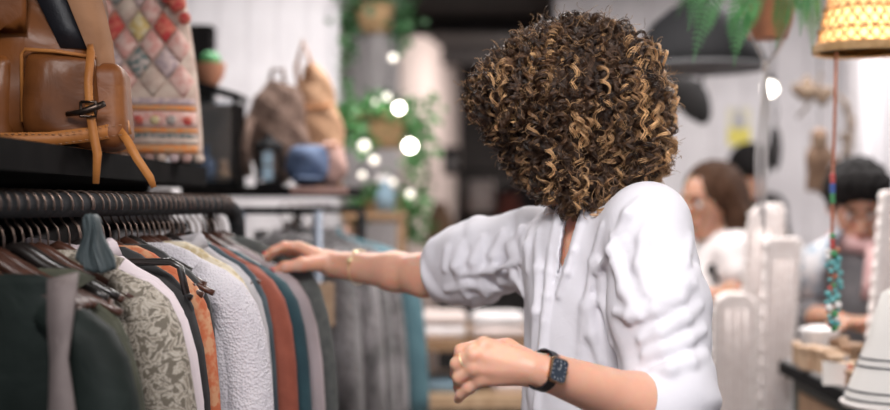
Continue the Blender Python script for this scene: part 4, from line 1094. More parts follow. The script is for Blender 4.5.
for f, hw, ln, m, nm, lab, sr, cl in ((.12, .20, .95, 'fur2', 'coat', 'long dark grey fur coat hanging first on the steel rack', 1.2, False),
    (.30, .235, .66, 'fur', 'coat', 'thick grey fur coat second on the steel rack', 1.5, True),
    (.46, .245, .62, 'fur2', 'coat', 'short dark grey fur coat between two paler ones', 1.5, True),
    (.62, .265, .60, 'fur', 'coat', 'pale streaked grey fur coat in front of the teal jacket', 1.5, True),
    (.76, .310, .60, 'teal_coat', 'jacket', 'teal wool jacket hanging behind the grey fur coats', 1.2, True),
    (.90, .215, .60, 'dusty_pink', 'jacket', 'dusty pink jacket hanging last on the steel rack', 1.0, True)):
    garment(nm, 0, hw, ln, M[m], lab, random.uniform(-.05, .05), thick=.045 if 'fur' in m else .03, seed=int(f*100), loc=on2(f), rotz=ra2, sr=sr, sl=.60, collar=cl, group='garments on the steel rack', fold=.006, nf=1.3)
    hanger(0, 0, 'black', 'black hanger holding the '+lab.split(' hanging')[0].split(' at the')[0].split(' behind')[0].split(' in the')[0], 'hangers on the steel rack', loc=on2(f)); bpy.context.scene.objects[-1]
t = MB().box((-.325, 3.165, 1.09), (-.285, 3.18, 1.20)); single('price_tag', t, M['tan_box'], 'tan cardboard tag hanging beside the steel rack post', 'tag', smooth=False)

# ------------------------------------------------------------------ hanging plants and string lights
def leafy(mb, c, n, spread, size, R):
    for i in range(n):
        p = V3(c[0]+R.gauss(0, spread[0]), c[1]+R.gauss(0, spread[1]), c[2]+R.gauss(0, spread[2]))
        a = V3(R.gauss(0, 1), R.gauss(0, 1), R.gauss(-.5, .6)).normalized(); b = a.orthogonal().normalized(); nrm = a.cross(b)
        b = (b*math.cos(R.uniform(0, 6))+nrm*math.sin(R.uniform(0, 6))).normalized(); sz = size*R.uniform(.6, 1.3)
        k = len(mb.v); mb.v += [tuple(p), tuple(p+a*sz*.5+b*sz*.35), tuple(p+a*sz), tuple(p+a*sz*.5-b*sz*.35)]; mb.f.append((k, k+1, k+2, k+3))
def hang_plant(label, c, pr, ph, trails, nl, m, wicker='basket', seed=0):
    R = random.Random(seed); t = thing('hanging_plant', label, 'hanging plant', (c[0], c[1], c[2]))
    part('basket', MB().lathe(c, [(0, 0), (pr*.7, 0), (pr*.95, ph*.5), (pr, ph), (pr*1.06, ph*1.02), (pr*1.06, ph*1.1), (pr*.9, ph*1.1), (0, ph*.95)], 20), M[wicker], t, autos=45)
    for k in range(3):
        a = 2*PI*k/3+.4; part('hanging_cord', MB().tube([(c[0]+pr*math.cos(a), c[1]+pr*math.sin(a), c[2]+ph), (c[0], c[1], c[2]+ph+.35), (c[0], c[1], H)], .002, 5), M['string'], t)
    mb = MB(); leafy(mb, (c[0], c[1], c[2]+ph*1.25), nl, (pr*.75, pr*.75, ph*.28), .045, R)
    for dx, dy, ln in trails:
        st = MB(); pts = [V3(c[0]+dx*.7, c[1]+dy*.7, c[2]+ph*1.1), V3(c[0]+dx*1.2, c[1]+dy*1.2, c[2]+ph*.8)]
        k = 8
        for i in range(1, k+1): pts.append(V3(c[0]+dx*(1.25+.08*math.sin(i)), c[1]+dy*1.25, c[2]+ph*.8-ln*i/k))
        part('vine', st.tube(pts, .003, 5), M['stem'], t)
        for p in pts: leafy(mb, p, 9, (.022, .022, .022), .042, R)
    o = part('foliage', mb, M[m], t); o['kind'] = 'stuff'
    return t
hang_plant('trailing green plant in a tan basket hung high on the alcove wall', P(377, 33, 4.9), .085, .10, [(-.08, 0, .10), (.07, -.03, .12), (-.10, -.05, .30), (.09, .03, .05)], 130, 'leaf_dark', seed=1)
hang_plant('bushy green plant in a wide tan basket beside the string lights', P(379, 148, 4.85), .12, .12, [(-.11, -.03, .05), (.12, .0, .14), (.10, -.05, .32), (-.05, -.11, .10), (.13, .04, .40)], 420, 'leaf', seed=2)
hang_plant('small trailing plant in a low basket behind the fur coats', P(382, 222, 4.95), .085, .08, [(-.08, 0, .06), (.09, 0, .10)], 150, 'leaf', seed=3)
t = thing('string_lights', 'string of glowing round bulbs hanging among the alcove plants', 'string lights', P(405, 200, 4.75))
bl = [(393, 58, 4.6, .015, 's'), (387, 97, 4.6, .013, 's'), (399, 108, 4.55, .018, 'b'), (375, 102, 4.65, .009, 's'), (364, 146, 4.6, .020, 's'), (410, 146, 4.5, .022, 'b'), (374, 160, 4.6, .016, 's'), (362, 175, 4.6, .013, 's'), (410, 194, 4.6, .014, 's'), (393, 182, 4.65, .012, 's')]
cps = [P(396, -60, 4.62)]
for u, v, d, r, k in bl:
    part('bulb', MB().ell(P(u, v, d), r, 16, 10), M['bulb' if k == 'b' else 'bulb_soft'], t)
    part('socket', MB().lathe(P(u, v, d)+V3(0, 0, r*.9), [(0, 0), (.008, 0), (.008, .02), (0, .022)], 8), M['cord'], t)
    cps.append(P(u, v, d)+V3(0, 0, r+.02))
part('wire', MB().tube(cps, .002, 5), M['cord'], t)
t = thing('spray_bottle', 'slate blue spray bottle standing below the bulbs', 'bottle', P(385, 212, 4.6))
b0 = P(385, 212, 4.6)
part('body', MB().lathe(b0, [(0, 0), (.035, 0), (.036, .07), (.015, .10), (.014, .115), (0, .115)], 16), M['slate_cloth'], t)
part('nozzle', MB().box(T(b0+V3(-.03, -.01, .115)), T(b0+V3(.02, .01, .135))), M['porcelain'], t, smooth=False)
t = thing('plant_stand', 'dark wooden stand below the alcove plants', 'stand', (b0.x, 4.6, 0))
part('top', MB().box((b0.x-.15, 4.45, b0.z-.02), (b0.x+.08, 4.75, b0.z)), M['wood'], t, smooth=False)
for x in (-.14, .05):
    for y in (4.46, 4.71): part('leg', MB().box((b0.x+x, y, 0), (b0.x+x+.025, y+.025, b0.z-.02)), M['wood'], t, smooth=False)

# ------------------------------------------------------------------ display table with folded cloth
t = thing('display_table', 'two tier wooden display table behind the white sleeve', 'table', (.15, 4.6, 0))
part('top', MB().box((-.12, 4.35, .885), (.62, 5.0, .925)), M['wood'], t, smooth=False)
part('lower_shelf', MB().box((-.15, 4.30, .690), (.62, 5.0, .735)), M['wood_pale'], t, smooth=False)
for x in (-.10, .56):
    for y in (4.38, 4.92): part('leg', MB().box((x, y, 0), (x+.04, y+.04, .885)), M['wood'], t, smooth=False)
R = random.Random(5)
for x, y, n, m, lab in ((-.02, 4.50, 2, 'linen', 'pile'), (.19, 4.48, 2, 'linen', ''), (.40, 4.52, 2, 'linen', '')):
    for k in range(n):
        mb = MB(); rings = []
        for i in range(9):
            yy = -.11+.22*i/8; rings.append([V3(x+.095*math.copysign(abs(math.cos(a))**.4, math.cos(a))+.003*math.sin(i+k), y+yy, .925+.022+.044*k+.021*math.copysign(abs(math.sin(a))**.6, math.sin(a))+.003*math.sin(2*i+x*9)) for a in [2*PI*j/14 for j in range(14)]])
        mb.quadstrip(rings)
        w1 = {-.02: 'nearest the teal jacket', .19: 'in the middle of the display table', .40: 'behind the white sleeve'}[x]; w2 = ('lower', 'upper')[k]
        single('folded_cloth', mb, M['linen'] if (k+int(x*10)) % 2 else M['white_tee'], '%s folded pale linen cloth of the stack %s' % (w2, w1), 'cloth', 'folded cloths on the display table')
for x, m, lab in ((.02, 'slate_cloth', 'slate blue folded cloth on the lower tier of the table'), (.26, 'linen', 'pale folded cloth on the lower tier of the table')):
    mb = MB(); rings = []
    for i in range(9):
        yy = -.11+.22*i/8; rings.append([V3(x+.09*math.copysign(abs(math.cos(a))**.4, math.cos(a)), 4.48+yy, .735+.021+.020*math.copysign(abs(math.sin(a))**.6, math.sin(a))) for a in [2*PI*j/14 for j in range(14)]])
    mb.quadstrip(rings); single('folded_cloth', mb, M[m], lab, 'cloth')

# ------------------------------------------------------------------ dim corridor: counter, wares, dark garments
t = thing('dark_counter', 'dark wooden counter in the dim corridor behind the curly hair', 'counter', (.22, 7.2, 0))
part('body', MB().box((-.05, 7.0, 0), (.75, 7.5, 1.10)), M['wall_dark'], t, smooth=False)
part('top', MB().box((-.08, 6.97, 1.10), (.78, 7.53, 1.135)), M['black_wood'], t, smooth=False)
def ware(name, label, cat, x, y, z, prof, m):
    mb = MB(); mb.lathe((x, y, z), prof, 18); return single(name, mb, M[m], label, cat)
ware('brown_jar', 'brown glazed jar at the end of the dark counter', 'jar', -.03, 7.15, 1.135, [(0, 0), (.06, 0), (.085, .10), (.07, .2), (.04, .25), (.045, .28), (0, .28)], 'tan_box2')
ware('clay_pot', 'reddish clay pot on the dark counter beside the hair', 'pot', .375, 7.15, 1.135, [(0, 0), (.07, 0), (.10, .12), (.075, .25), (.05, .30), (.055, .33), (0, .33)], 'dark_red')
t = thing('table_lamp', 'small table lamp with a dim pale shade on the dark counter', 'lamp', (.21, 7.2, 1.135))
part('base', MB().lathe((.21, 7.2, 1.135), [(0, 0), (.05, 0), (.05, .012), (.012, .03), (.010, .26), (0, .26)], 16), M['black_metal'], t)
part('shade', MB().lathe((.21, 7.2, 1.355), [(.085, 0), (.075, .19), (.072, .19), (.082, 0)], 20), M['linen'], t)
for x, lab, h in ((.30, 'plain black coat hanging at the start of the dim corridor row', 1.1), (.50, 'dark brown coat in the middle of the dim corridor row', 1.15), (.72, 'black coat at the far end of the dim corridor row', 1.1)):
    garment('coat', 0, .23, .7, M['dark_cloth'], lab, 0, loc=V3(x, 8.2, 1.62), rotz=0, thick=.05, collar=True, group='coats in the dim corridor')
t = thing('wall_rail', 'black rail of dark coats across the dim corridor', 'clothes rack', (.2, 8.2, 0))
part('rail', MB().tube([(.08, 8.2, 1.62), (1.0, 8.2, 1.62)], .012, 8), M['black_metal'], t)
for x in (.09, .99): part('post', MB().tube([(x, 8.2, 1.62), (x, 8.2, 0)], .012, 8), M['black_metal'], t)
t = thing('wall_speaker', 'small black speaker on the pale corridor wall', 'speaker', (.03, 9.0, 1.68))
part('body', MB().box((-.02, 8.9, 1.62), (.10, 9.0, 1.82)), M['black_metal'], t, smooth=False)
part('cone', MB().lathe((.04, 8.9, 1.70), [(0, .004), (.02, .004), (.04, 0), (.043, -.006)], 16, (0, -1, 0)), M['grey_metal'], t)

# ------------------------------------------------------------------ pendant lamp, ferns, rattan lamp
pc = P(698, 68, 4.0)
t = thing('pendant_lamp', 'large black dome pendant lamp with a grey rim', 'lamp', T(pc))
part('dome', MB().lathe(pc, [(.215, 0), (.218, .006), (.205, .05), (.18, .10), (.14, .15), (.09, .19), (.045, .215), (.04, .27), (0, .275)], 40), M['black_metal'], t, autos=50)
part('reflector', MB().lathe(pc, [(.214, -.002), (.17, .045), (.10, .075), (0, .085)], 40), M['grey_metal'], t)
part('rim', MB().tube([pc+V3(.216*math.cos(2*PI*i/48), .216*math.sin(2*PI*i/48), 0) for i in range(49)], .006, 6), M['grey_metal'], t)
part('cord', MB().tube([pc+V3(0, 0, .27), V3(pc.x, pc.y, H)], .005, 6), M['cord'], t)
# black felt bag under the dome, hanging on a cord
t = thing('hanging_bag', 'black felt bag with a drooping tip hanging below the dome lamp', 'bag', T(P(690, 120, 4.6)))
mb = MB(); rings = []
for u, v, wd in ((672, 76, .05), (682, 84, .07), (688, 95, .075), (694, 106, .062), (700, 117, .042), (704, 124, .012)):
    c = P(u, v, 4.6); rings.append([c+V3(math.cos(a)*wd, math.sin(a)*wd*.35, math.cos(a)*wd*.12) for a in [2*PI*j/14 for j in range(14)]])
mb.quadstrip(rings); part('body', mb, M['black_cloth'], t)
part('strap', MB().tube([P(703, 119, 4.59), P(701, 95, 4.59), P(702, 76, 4.59), P(701, 30, 4.59), V3(P(701, 30, 4.59).x, 4.59, H)], .007, 6), M['black_cloth'], t)

def frond(t, pts, wmax, m, npin=20, droop=.25, name='frond'):
    pts = [Vector(p) for p in pts]
    def cr(f):
        x = f*(len(pts)-1); i = min(int(x), len(pts)-2); g = x-i
        p0, p1, p2, p3 = pts[max(i-1, 0)], pts[i], pts[i+1], pts[min(i+2, len(pts)-1)]
        return .5*((2*p1)+(p2-p0)*g+(2*p0-5*p1+4*p2-p3)*g*g+(3*p1-p0-3*p2+p3)*g**3)
    mb = MB(); mb.tube([cr(i/14) for i in range(15)], [.0028*(1-.7*i/14) for i in range(15)], 5)
    for i in range(npin):
        f = .06+.93*i/npin; p = cr(f); tg = (cr(min(1, f+.02))-cr(max(0, f-.02))).normalized()
        sd = tg.cross(V3(.15, -1, .25)).normalized(); L_ = wmax*(math.sin(PI*min(1, f*.85+.16))**.7)*(1-.55*max(0, f-.7)/.3)
        for q in (-1, 1):
            a = (sd*q+tg*.35+V3(0, -.10, -droop*.5)).normalized(); b = tg; e = p+a*L_+V3(0, 0, -L_*droop*.3); mm = p+a*L_*.5; w_ = L_*.14
            k = len(mb.v); n_ = a.cross(b).normalized()*.0012
            mb.v += [tuple(p-b*w_*.5), tuple(mm-b*w_+n_), tuple(e), tuple(mm+b*w_+n_), tuple(p+b*w_*.5)]; mb.f.append((k, k+1, k+2, k+3, k+4))
    return part(name, mb, m, t)
fc = P(768, 10, 2.80)
t = thing('hanging_fern', 'lush green fern in a terracotta pot on macrame strings', 'hanging plant', T(P(768, 40, 2.8)))
part('pot', MB().lathe(P(768, 39, 2.8), [(0, 0), (.042, 0), (.052, .03), (.064, .10), (.068, .102), (.068, .118), (.06, .118), (0, .105)], 24), M['basket'] if False else M['terracotta'], t, autos=40)
kn = P(765, 66, 2.8)
for k in range(4):
    a = 2*PI*k/4+.5; c = P(768, 39, 2.8)
    part('macrame_string', MB().tube([V3(c.x, c.y, H), c+V3(.074*math.cos(a), .074*math.sin(a), .11), c+V3(.060*math.cos(a), .060*math.sin(a), .02), c+V3(.03*math.cos(a), .03*math.sin(a), -.025), kn], .0026, 5), M['string'], t)
part('macrame_knot', MB().ell(kn, (.009, .009, .014), 10, 8), M['string'], t)
for k in range(5): part('macrame_tail', MB().tube([kn, kn+V3(.004*(k-2), .003*math.sin(k), -.08), kn+V3(.006*(k-2)-.008, .006*math.cos(k), -.20), kn+V3(.005*(k-2)-.012, 0, -.30-.02*k)], .0022, 5), M['string'], t)
top = fc+V3(0, 0, .07)
FR = [([top, P(742, -38, 2.72), P(716, -16, 2.64), P(702, 14, 2.60), P(693, 46, 2.58)], .030), ([top, P(750, -30, 2.68), P(742, -5, 2.58), P(737, 22, 2.55), P(734, 50, 2.54)], .030),
      ([top, P(762, -35, 2.66), P(752, -10, 2.56), P(744, 10, 2.52), P(738, 36, 2.50)], .030), ([top, P(782, -30, 2.68), P(784, -8, 2.60), P(780, 12, 2.57), P(776, 32, 2.56)], .026),
      ([top, P(796, -36, 2.70), P(808, -14, 2.64), P(812, 10, 2.62), P(812, 36, 2.61)], .028), ([top, P(800, -50, 2.9), P(826, -36, 2.95), P(842, -10, 3.0), P(850, 16, 3.02)], .030),
      ([top, P(740, -50, 2.95), P(712, -40, 3.0), P(690, -22, 3.05), P(676, 4, 3.08)], .030), ([top, P(768, -50, 3.0), P(770, -50, 3.1), P(776, -20, 3.15), P(780, 10, 3.15)], .03),
      ([top, P(730, -44, 2.66), P(706, -30, 2.58), P(694, -10, 2.55), P(688, 14, 2.54)], .026), ([top, P(790, -40, 2.60), P(800, -24, 2.5), P(802, -4, 2.48), P(800, 18, 2.47)], .026)]
for pts, w_ in FR:
    pts = pts[:2]+[p+V3(0, 0, -.012*(i+1)) for i, p in enumerate(pts[2:])]; frond(t, pts, w_*1.3, M['fern'], 28)
f2 = P(662, -30, 4.4)
t = thing('hanging_fern', 'dark green fern in a basket partly behind the dome lamp', 'hanging plant', T(f2))
part('basket', MB().lathe(f2-V3(0, 0, .03), [(0, 0), (.06, 0), (.09, .08), (.09, .1), (0, .09)], 18), M['basket'], t, autos=45)
part('hanging_cord', MB().tube([f2+V3(0, 0, .05), V3(f2.x, f2.y, H)], .004, 5), M['string'], t)
for a in range(11):
    th = 2*PI*a/11; q = f2+V3(0, 0, .06); e = .26+.05*math.sin(a*3)
    frond(t, [q, q+V3(.4*e*math.cos(th), .4*e*math.sin(th), .05), q+V3(.75*e*math.cos(th), .75*e*math.sin(th), 0), q+V3(e*math.cos(th), e*math.sin(th), -.15)], .05, M['fern_dark'], 14)
# rattan lamp
rc_ = P(862, 52, 2.60)
t = thing('rattan_lamp', 'glowing woven rattan lamp hanging above the bead rope', 'lamp', T(rc_))
part('shade', MB().lathe(rc_, [(.094, 0), (.088, .03), (.074, .085), (.062, .14), (.060, .14), (.072, .085), (.086, .03), (.092, 0)], 36), M['shade'], t, autos=60)
wv = MB()
for k in range(22):
    for sg in (-1, 1):
        wv.tube([rc_+V3((.097-.034*f**.9)*math.cos(2*PI*k/22+sg*f*1.3), (.097-.034*f**.9)*math.sin(2*PI*k/22+sg*f*1.3), .14*f) for f in [i/8 for i in range(9)]], .0022, 5)
part('lattice', wv, M['rattan'], t)
for z, r in ((0, .098), (.006, .098), (.012, .097), (.045, .089), (.09, .077), (.14, .065)):
    part('hoop', MB().tube([rc_+V3(r*math.cos(2*PI*i/40), r*math.sin(2*PI*i/40), z) for i in range(41)], .0042 if z < .02 else .0025, 6), M['rattan'], t)
part('bulb', MB().ell(rc_+V3(0, 0, .065), (.028, .028, .036), 16, 10), M['bulb'], t)
part('cord', MB().tube([rc_+V3(0, 0, .10), V3(rc_.x, rc_.y, H)], .004, 6), M['cord'], t)
pl_ = bpy.data.lights.new('rattan_lamp_light', 'POINT'); pl_.energy = 1.0; pl_.color = (1, .80, .56); pl_.shadow_soft_size = .03
po = bpy.data.objects.new('rattan_lamp_light', pl_); C.objects.link(po); po.location = rc_+V3(0, -.034, .012)
# bead rope
t = thing('bead_garland', 'copper red rope with turquoise bead clusters below the rattan lamp', 'garland', T(P(833, 330, 2.6)))
rx = [P(836, 57, 2.58)+V3(0, 0, .01), P(835, 110, 2.58), P(833, 170, 2.58), P(832, 240, 2.58), P(833, 330, 2.58)]
part('rope', MB().tube(rx, .0035, 8), M['copper'], t)
R = random.Random(11)
for k, (v, m) in enumerate(((176, 'bead_red'), (181, 'bead_red'), (186, 'bead_blue'), (191, 'bead_blue'), (196, 'bead_green'), (201, 'bead_green'), (236, 'bead_green'), (241, 'bead_red'), (246, 'bead_red'))):
    part('bead', MB().ell(P(832.5, v, 2.575), .0065, 10, 8), M[m], t)
for k in range(46):
    v = 250+k*1.75; a = k*2.4; sw = .010 if v < 300 else .012*(1-(v-300)/60)
    part('bead', MB().ell(P(833+R.uniform(-1, 1)+(2 if 270 < v < 290 else 0), v, 2.575)+V3(sw*math.cos(a), sw*math.sin(a), 0), R.uniform(.005, .0085), 8, 6), M[R.choice(['turq', 'turq', 'turq', 'bead_green', 'pearl', 'bead_red', 'copper'])], t)

# ------------------------------------------------------------------ right wall: poster, bulb, ornaments, white shutters
YW = 6.2-.012
def wq(u, v): return P(u, v, YW-.004)
t = thing('poster', 'pale yellow poster with a grey figure on the white boards', 'poster', T(wq(739, 146)))
a, b = wq(727, 108), wq(751, 146); part('paper', MB().box((a.x, YW-.006, b.z), (b.x, YW-.001, a.z)), M['cream_card'], t, smooth=False)
a, b = wq(728, 128), wq(750, 145); part('colour_field', MB().box((a.x, YW-.008, b.z), (b.x, YW-.006, a.z)), M['yellow_card'], t, smooth=False)
mb = MB(); c = wq(738, 120); mb.ell(c+V3(0, -.006, .035), (.018, .003, .02), 12, 8); mb.ell(c+V3(.005, -.006, -.012), (.03, .003, .035), 12, 8); part('printed_figure', mb, M['grey_ink'], t)
t = thing('wall_bulb', 'bright bare bulb on a hook on the white boards', 'lamp', T(P(770, 89, 5.6)))
part('bulb', MB().ell(P(770, 89, 5.6), .028, 16, 10), M['bulb'], t)
part('socket', MB().lathe(P(770, 89, 5.6)+V3(0, 0, .028), [(0, 0), (.014, 0), (.014, .04), (0, .042)], 10), M['black_metal'], t)
part('cord', MB().tube([P(770, 89, 5.6)+V3(0, 0, .07), V3(P(770, 89, 5.6).x, 5.6, H)], .003, 5), M['cord'], t)
t = thing('hanging_brush', 'long black bristle brush hanging on the white boards', 'brush', T(P(775, 172, 5.0)))
part('body', MB().ell(P(775, 148, 5.0), (.027, .022, .092), 16, 12), M['black_cloth'], t)
part('loop', MB().tube([P(775, 126, 5.0), P(772, 110, 5.0), P(774, 95, 5.0), P(778, 112, 5.0), P(775, 126, 5.0)], .003, 5), M['cord'], t)
part('cord', MB().tube([P(774, 95, 5.0), V3(P(774, 95, 5.0).x, 5.0, H)], .002, 5), M['cord'], t)
# dried flower ornament
t = thing('dried_ornament', 'brown dried leaf ornament hanging on the white wall', 'ornament', T(P(812, 105, 4.6)))
R = random.Random(3)
for k in range(9):
    a = R.uniform(-.4, 2.6); L_ = R.uniform(.04, .075); c = P(810, 96, 4.6)+V3(R.uniform(-.02, .03), R.uniform(-.02, .02), R.uniform(-.02, .02))
    e = c+V3(math.cos(a)*L_, -.01, math.sin(a)*L_); mb = MB(); mb.ell(c.lerp(e, .5), (L_*.6, .012, .024), 10, 6, Matrix.Rotation(-a, 3, 'Y')); part('dried_leaf', mb, M['dried'], t)
part('stem', MB().tube([P(797, 118, 4.6), P(806, 108, 4.6), P(812, 98, 4.6), P(818, 84, 4.6), P(822, 74, 4.6)], .006, 6), M['dried'], t)
part('cord', MB().tube([P(820, 76, 4.6), V3(P(820, 76, 4.6).x, 4.6, H)], .002, 5), M['cord'], t)
t = thing('straw_doll', 'brown straw doll hanging under the dried leaf ornament', 'doll', T(P(818, 190, 4.5)))
s_ = SDF(axis(1.24, 1.50, .007), axis(4.38, 4.62, .007), axis(1.38, 1.75, .007))
c = P(818, 158, 4.5); s_.el(c, (.045, .04, .052), None, .02); s_.el(c+V3(.005, 0, .075), (.032, .03, .034), None, .02); s_.rc(c+V3(.02, 0, -.03), c+V3(.01, 0, -.12), .022, .016, .02); s_.rc(c+V3(-.02, 0, -.03), c+V3(-.03, 0, -.11), .02, .015, .02)
s_.rc(c+V3(.03, 0, .03), c+V3(.075, 0, -.02), .014, .012, .015); s_.build('body', M['doll'], t)
part('bow', MB().ell(c+V3(.0, -.035, .055), (.03, .012, .010), 10, 6), M['dried'], t)
part('cord', MB().tube([c+V3(.005, 0, .10), V3(c.x+.005, 4.5, H)], .002, 5), M['cord'], t)
t = thing('dried_branch', 'curved dark dried branch hanging beside the white shutter', 'branch', T(P(845, 180, 4.7)))
part('stem', MB().tube([P(834, 92, 4.7), P(845, 102, 4.7), P(851, 120, 4.7), P(850, 145, 4.7), P(842, 172, 4.7), P(838, 195, 4.7)], [.004, .010, .014, .012, .010, .006], 8), M['dried'], t)
for k in range(6): 
    c = P(846+4*math.sin(k*2), 108+k*15, 4.69); part('dried_leaf', MB().ell(c, (.012, .010, .028), 8, 6, Matrix.Rotation(.6*math.sin(k*3), 3, 'Y')), M['dried'], t)
part('cord', MB().tube([P(838, 93, 4.7), V3(P(838, 93, 4.7).x, 4.7, H)], .002, 5), M['cord'], t)
# folding white shutter
t = thing('white_shutter', 'tall white slatted folding screen behind the rattan lamp', 'screen', (P(880, 200, 5.0).x, 5.0, 0))
for k, u in enumerate((868, 882, 897, 912)):
    x = P(u, 200, 5.0).x; y = 5.0+(.03 if k % 2 else 0); fr_ = part('slat', MB().box((x-.025, y, .02), (x+.025, y+.02, 2.4)), M['white_panel'], t, smooth=False)
part('cross_bar', MB().box((P(862, 0, 5.0).x, 5.05, 2.2), (P(916, 0, 5.0).x, 5.07, 2.26)), M['white_panel'], t, smooth=False)
part('cross_bar', MB().box((P(862, 0, 5.0).x, 5.05, 0), (P(916, 0, 5.0).x, 5.07, .1)), M['white_panel'], t, smooth=False)
for u, lab in ((860, 'slim grey post beside the white folding screen'),):
    x = P(u, 0, 5.2).x; single('wall_post', MB().box((x-.03, 5.2, 0), (x+.02, 5.25, 2.6)), M['wall_grey'], lab, 'post', smooth=False)

# ------------------------------------------------------------------ people in the background
def bg_person(label, HC, hf, LS, RS, arms, skin, legx, h=.006, sleeve=None, top=None, hair=None, trousers='jeans', hm='hair_brown', motif=None):
    HC = Vector(HC); hf = Vector(hf).normalized(); sh = (LS-RS); mid_ = (LS+RS)/2; l2 = V3(sh.x, sh.y, 0).normalized(); f2 = l2.cross(V3(0, 0, 1))
    base = (mid_.x, mid_.y, 0); t = thing('person', label, 'person', base)
    hs = V3(0, 0, 1).cross(hf).normalized(); hu = hf.cross(hs).normalized(); RH = [T(hf), T(hs), T(hu)]
    hp = lambda f, l, u: HC+hf*f+hs*l+hu*u
    allp = [HC, LS, RS]+[p for a in arms for p in a]
    lo = np.array([T(p) for p in allp]).min(0)-.20; hi = np.array([T(p) for p in allp]).max(0)+.22
    zlo = min(lo[2], .95)
    s_ = SDF(axis(lo[0], hi[0], h), axis(lo[1], hi[1], h), steps((0, zlo, .03), (zlo, hi[2], h)))
    fl = (T(f2), .66); CHs = V3(mid_.x, mid_.y, mid_.z-.12); WA = V3(mid_.x, mid_.y, mid_.z-.36)-f2*.03; HP = V3(mid_.x, mid_.y, mid_.z-.50)-f2*.06
    NB = mid_+V3(0, 0, .05)
    s_.rc(CHs, WA, .14, .125, .03, fl); s_.rc(WA, HP, .125, .15, .04, fl); s_.rc(LS-l2*.02, RS+l2*.02, .05, .05, .05); s_.rc(CHs, NB, .12, .06, .05, fl)
    s_.rc(NB-V3(0, 0, .03), hp(-.02, 0, -.06), .056, .052, .03)
    s_.el(hp(-.005, 0, .03), (.098, .078, .092), RH, .02); s_.rc(hp(.035, 0, -.03), hp(.060, 0, -.085), .054, .030, .03)
    s_.rc(hp(.088, 0, .012), hp(.110, 0, -.024), .007, .013, .012); s_.rc(hp(.08, .028, .026), hp(.08, -.028, .026), .015, .015, .012)
    s_.rc(hp(.088, .014, -.052), hp(.088, -.014, -.052), .009, .009, .008)
    for q in (-1, 1):
        s_.el(hp(.084, .031*q, .008), (.014, .017, .011), RH, .006, True); s_.el(hp(-.005, .08*q, 0), (.018, .009, .030), RH, .006)
    for a in arms:
        sh_, el_, wr_ = a[:3]; s_.chain([sh_, el_, wr_], [.05, .040, .027], .025)
        d = (wr_-el_).normalized() if len(a) < 4 else (a[3]-wr_).normalized(); sd = d.cross(V3(0, 0, 1)).normalized()
        pm_ = wr_+d*.075; s_.rc(wr_, pm_, .026, .030, .02, ((0, 0, 1), .6))
        for k in range(4):
            b0 = pm_+sd*(.0195*(k-1.5)); s_.chain([b0, b0+d*.035-V3(0, 0, .006), b0+d*.058-V3(0, 0, .024)], [.0095, .009, .007], .004)
        s_.chain([wr_+d*.02-sd*.02, wr_+d*.05-sd*.045, wr_+d*.08-sd*.05], [.013, .011, .008], .008)
    for q in (-1, 1):
        hq = HP+l2*.08*q; k_ = V3(hq.x, hq.y, .50); an = V3(hq.x, hq.y, .09)
        s_.chain([hq, k_, an], [.085, .056, .036], .04); s_.rc(an-V3(0, 0, .05), an+f2*.14-V3(0, 0, .055), .034, .026, .03)
    s_.build('body', skin, t, smooth=1)
    for q in (-1, 1):
        e = MB(); e.ell(hp(.077, .031*q, .006), .0115, 10, 8); part('eye', e, M['eye_white'], t)
        e = MB(); e.ell(hp(.0862, .031*q, .005), (.005,)*3, 8, 6); part('iris', e, M['eye_dark'], t)
        e = MB(); e.tube([hp(.094, .014*q, .030), hp(.096, .030*q, .036), hp(.086, .048*q, .032)], [.004, .0045, .002], 6); part('eyebrow', e, M[hm], t)
    e = MB(); e.tube([hp(.085, .022, -.050), hp(.098, .008, -.049), hp(.098, -.008, -.049), hp(.085, -.022, -.050)], [.003, .006, .006, .003], 8); part('lips', e, M['lips'], t)
    # top
    s_ = SDF(axis(lo[0], hi[0], h+.001), axis(lo[1], hi[1], h+.001), axis(HP.z-.08, mid_.z+.16, h+.001))
    s_.rc(CHs, WA, .155, .15, .03, (T(f2), .70)); s_.rc(WA, HP, .15, .165, .04, (T(f2), .72)); s_.rc(LS-l2*.015, RS+l2*.015, .062, .062, .05); s_.rc(CHs, NB-V3(0, 0, .02), .135, .075, .05, (T(f2), .7))
    for a in arms:
        k_ = sleeve if sleeve else .5
        if k_ <= 1: s_.rc(a[0], a[0].lerp(a[1], k_), .062, .062, .03)
        else: s_.chain([a[0], a[1], a[1].lerp(a[2], k_-1)], [.064, .056, .046], .03)
    s_.rc(NB, NB+(HC-NB)*.6, .055, .06, .008, None, True)
    s_.warp((-9, 0, 0), (9, 9, 9), lambda x, y, z: .004*np.sin(40*x+15*z)*np.sin(24*z+11*y))
    s_.build('top', top, t)
    s_ = SDF(axis(lo[0], hi[0], .012), axis(lo[1], hi[1], .012), axis(0.06, HP.z+.14, .014))
    s_.rc(WA-V3(0, 0, .05), HP, .13, .156, .03, (T(f2), .72))
    for q in (-1, 1): hq = HP+l2*.08*q; s_.chain([hq, V3(hq.x, hq.y, .5), V3(hq.x, hq.y, .1)], [.098, .07, .055], .03)
    s_.build('trousers', M[trousers], t)
    for q in (-1, 1):
        hq = HP+l2*.08*q; an = V3(hq.x, hq.y, .05); sh_ = MB(); sh_.tube([an-f2*.06, an-f2*.05, an+f2*.10-V3(0, 0, .006), an+f2*.19-V3(0, 0, .014), an+f2*.20-V3(0, 0, .014)], [.02, .048, .044, .034, .015], 12); part('shoe', sh_, M['shoe'], t)
    if hair: hair(t, hp, RH, M[hm])
    return t, hp, f2
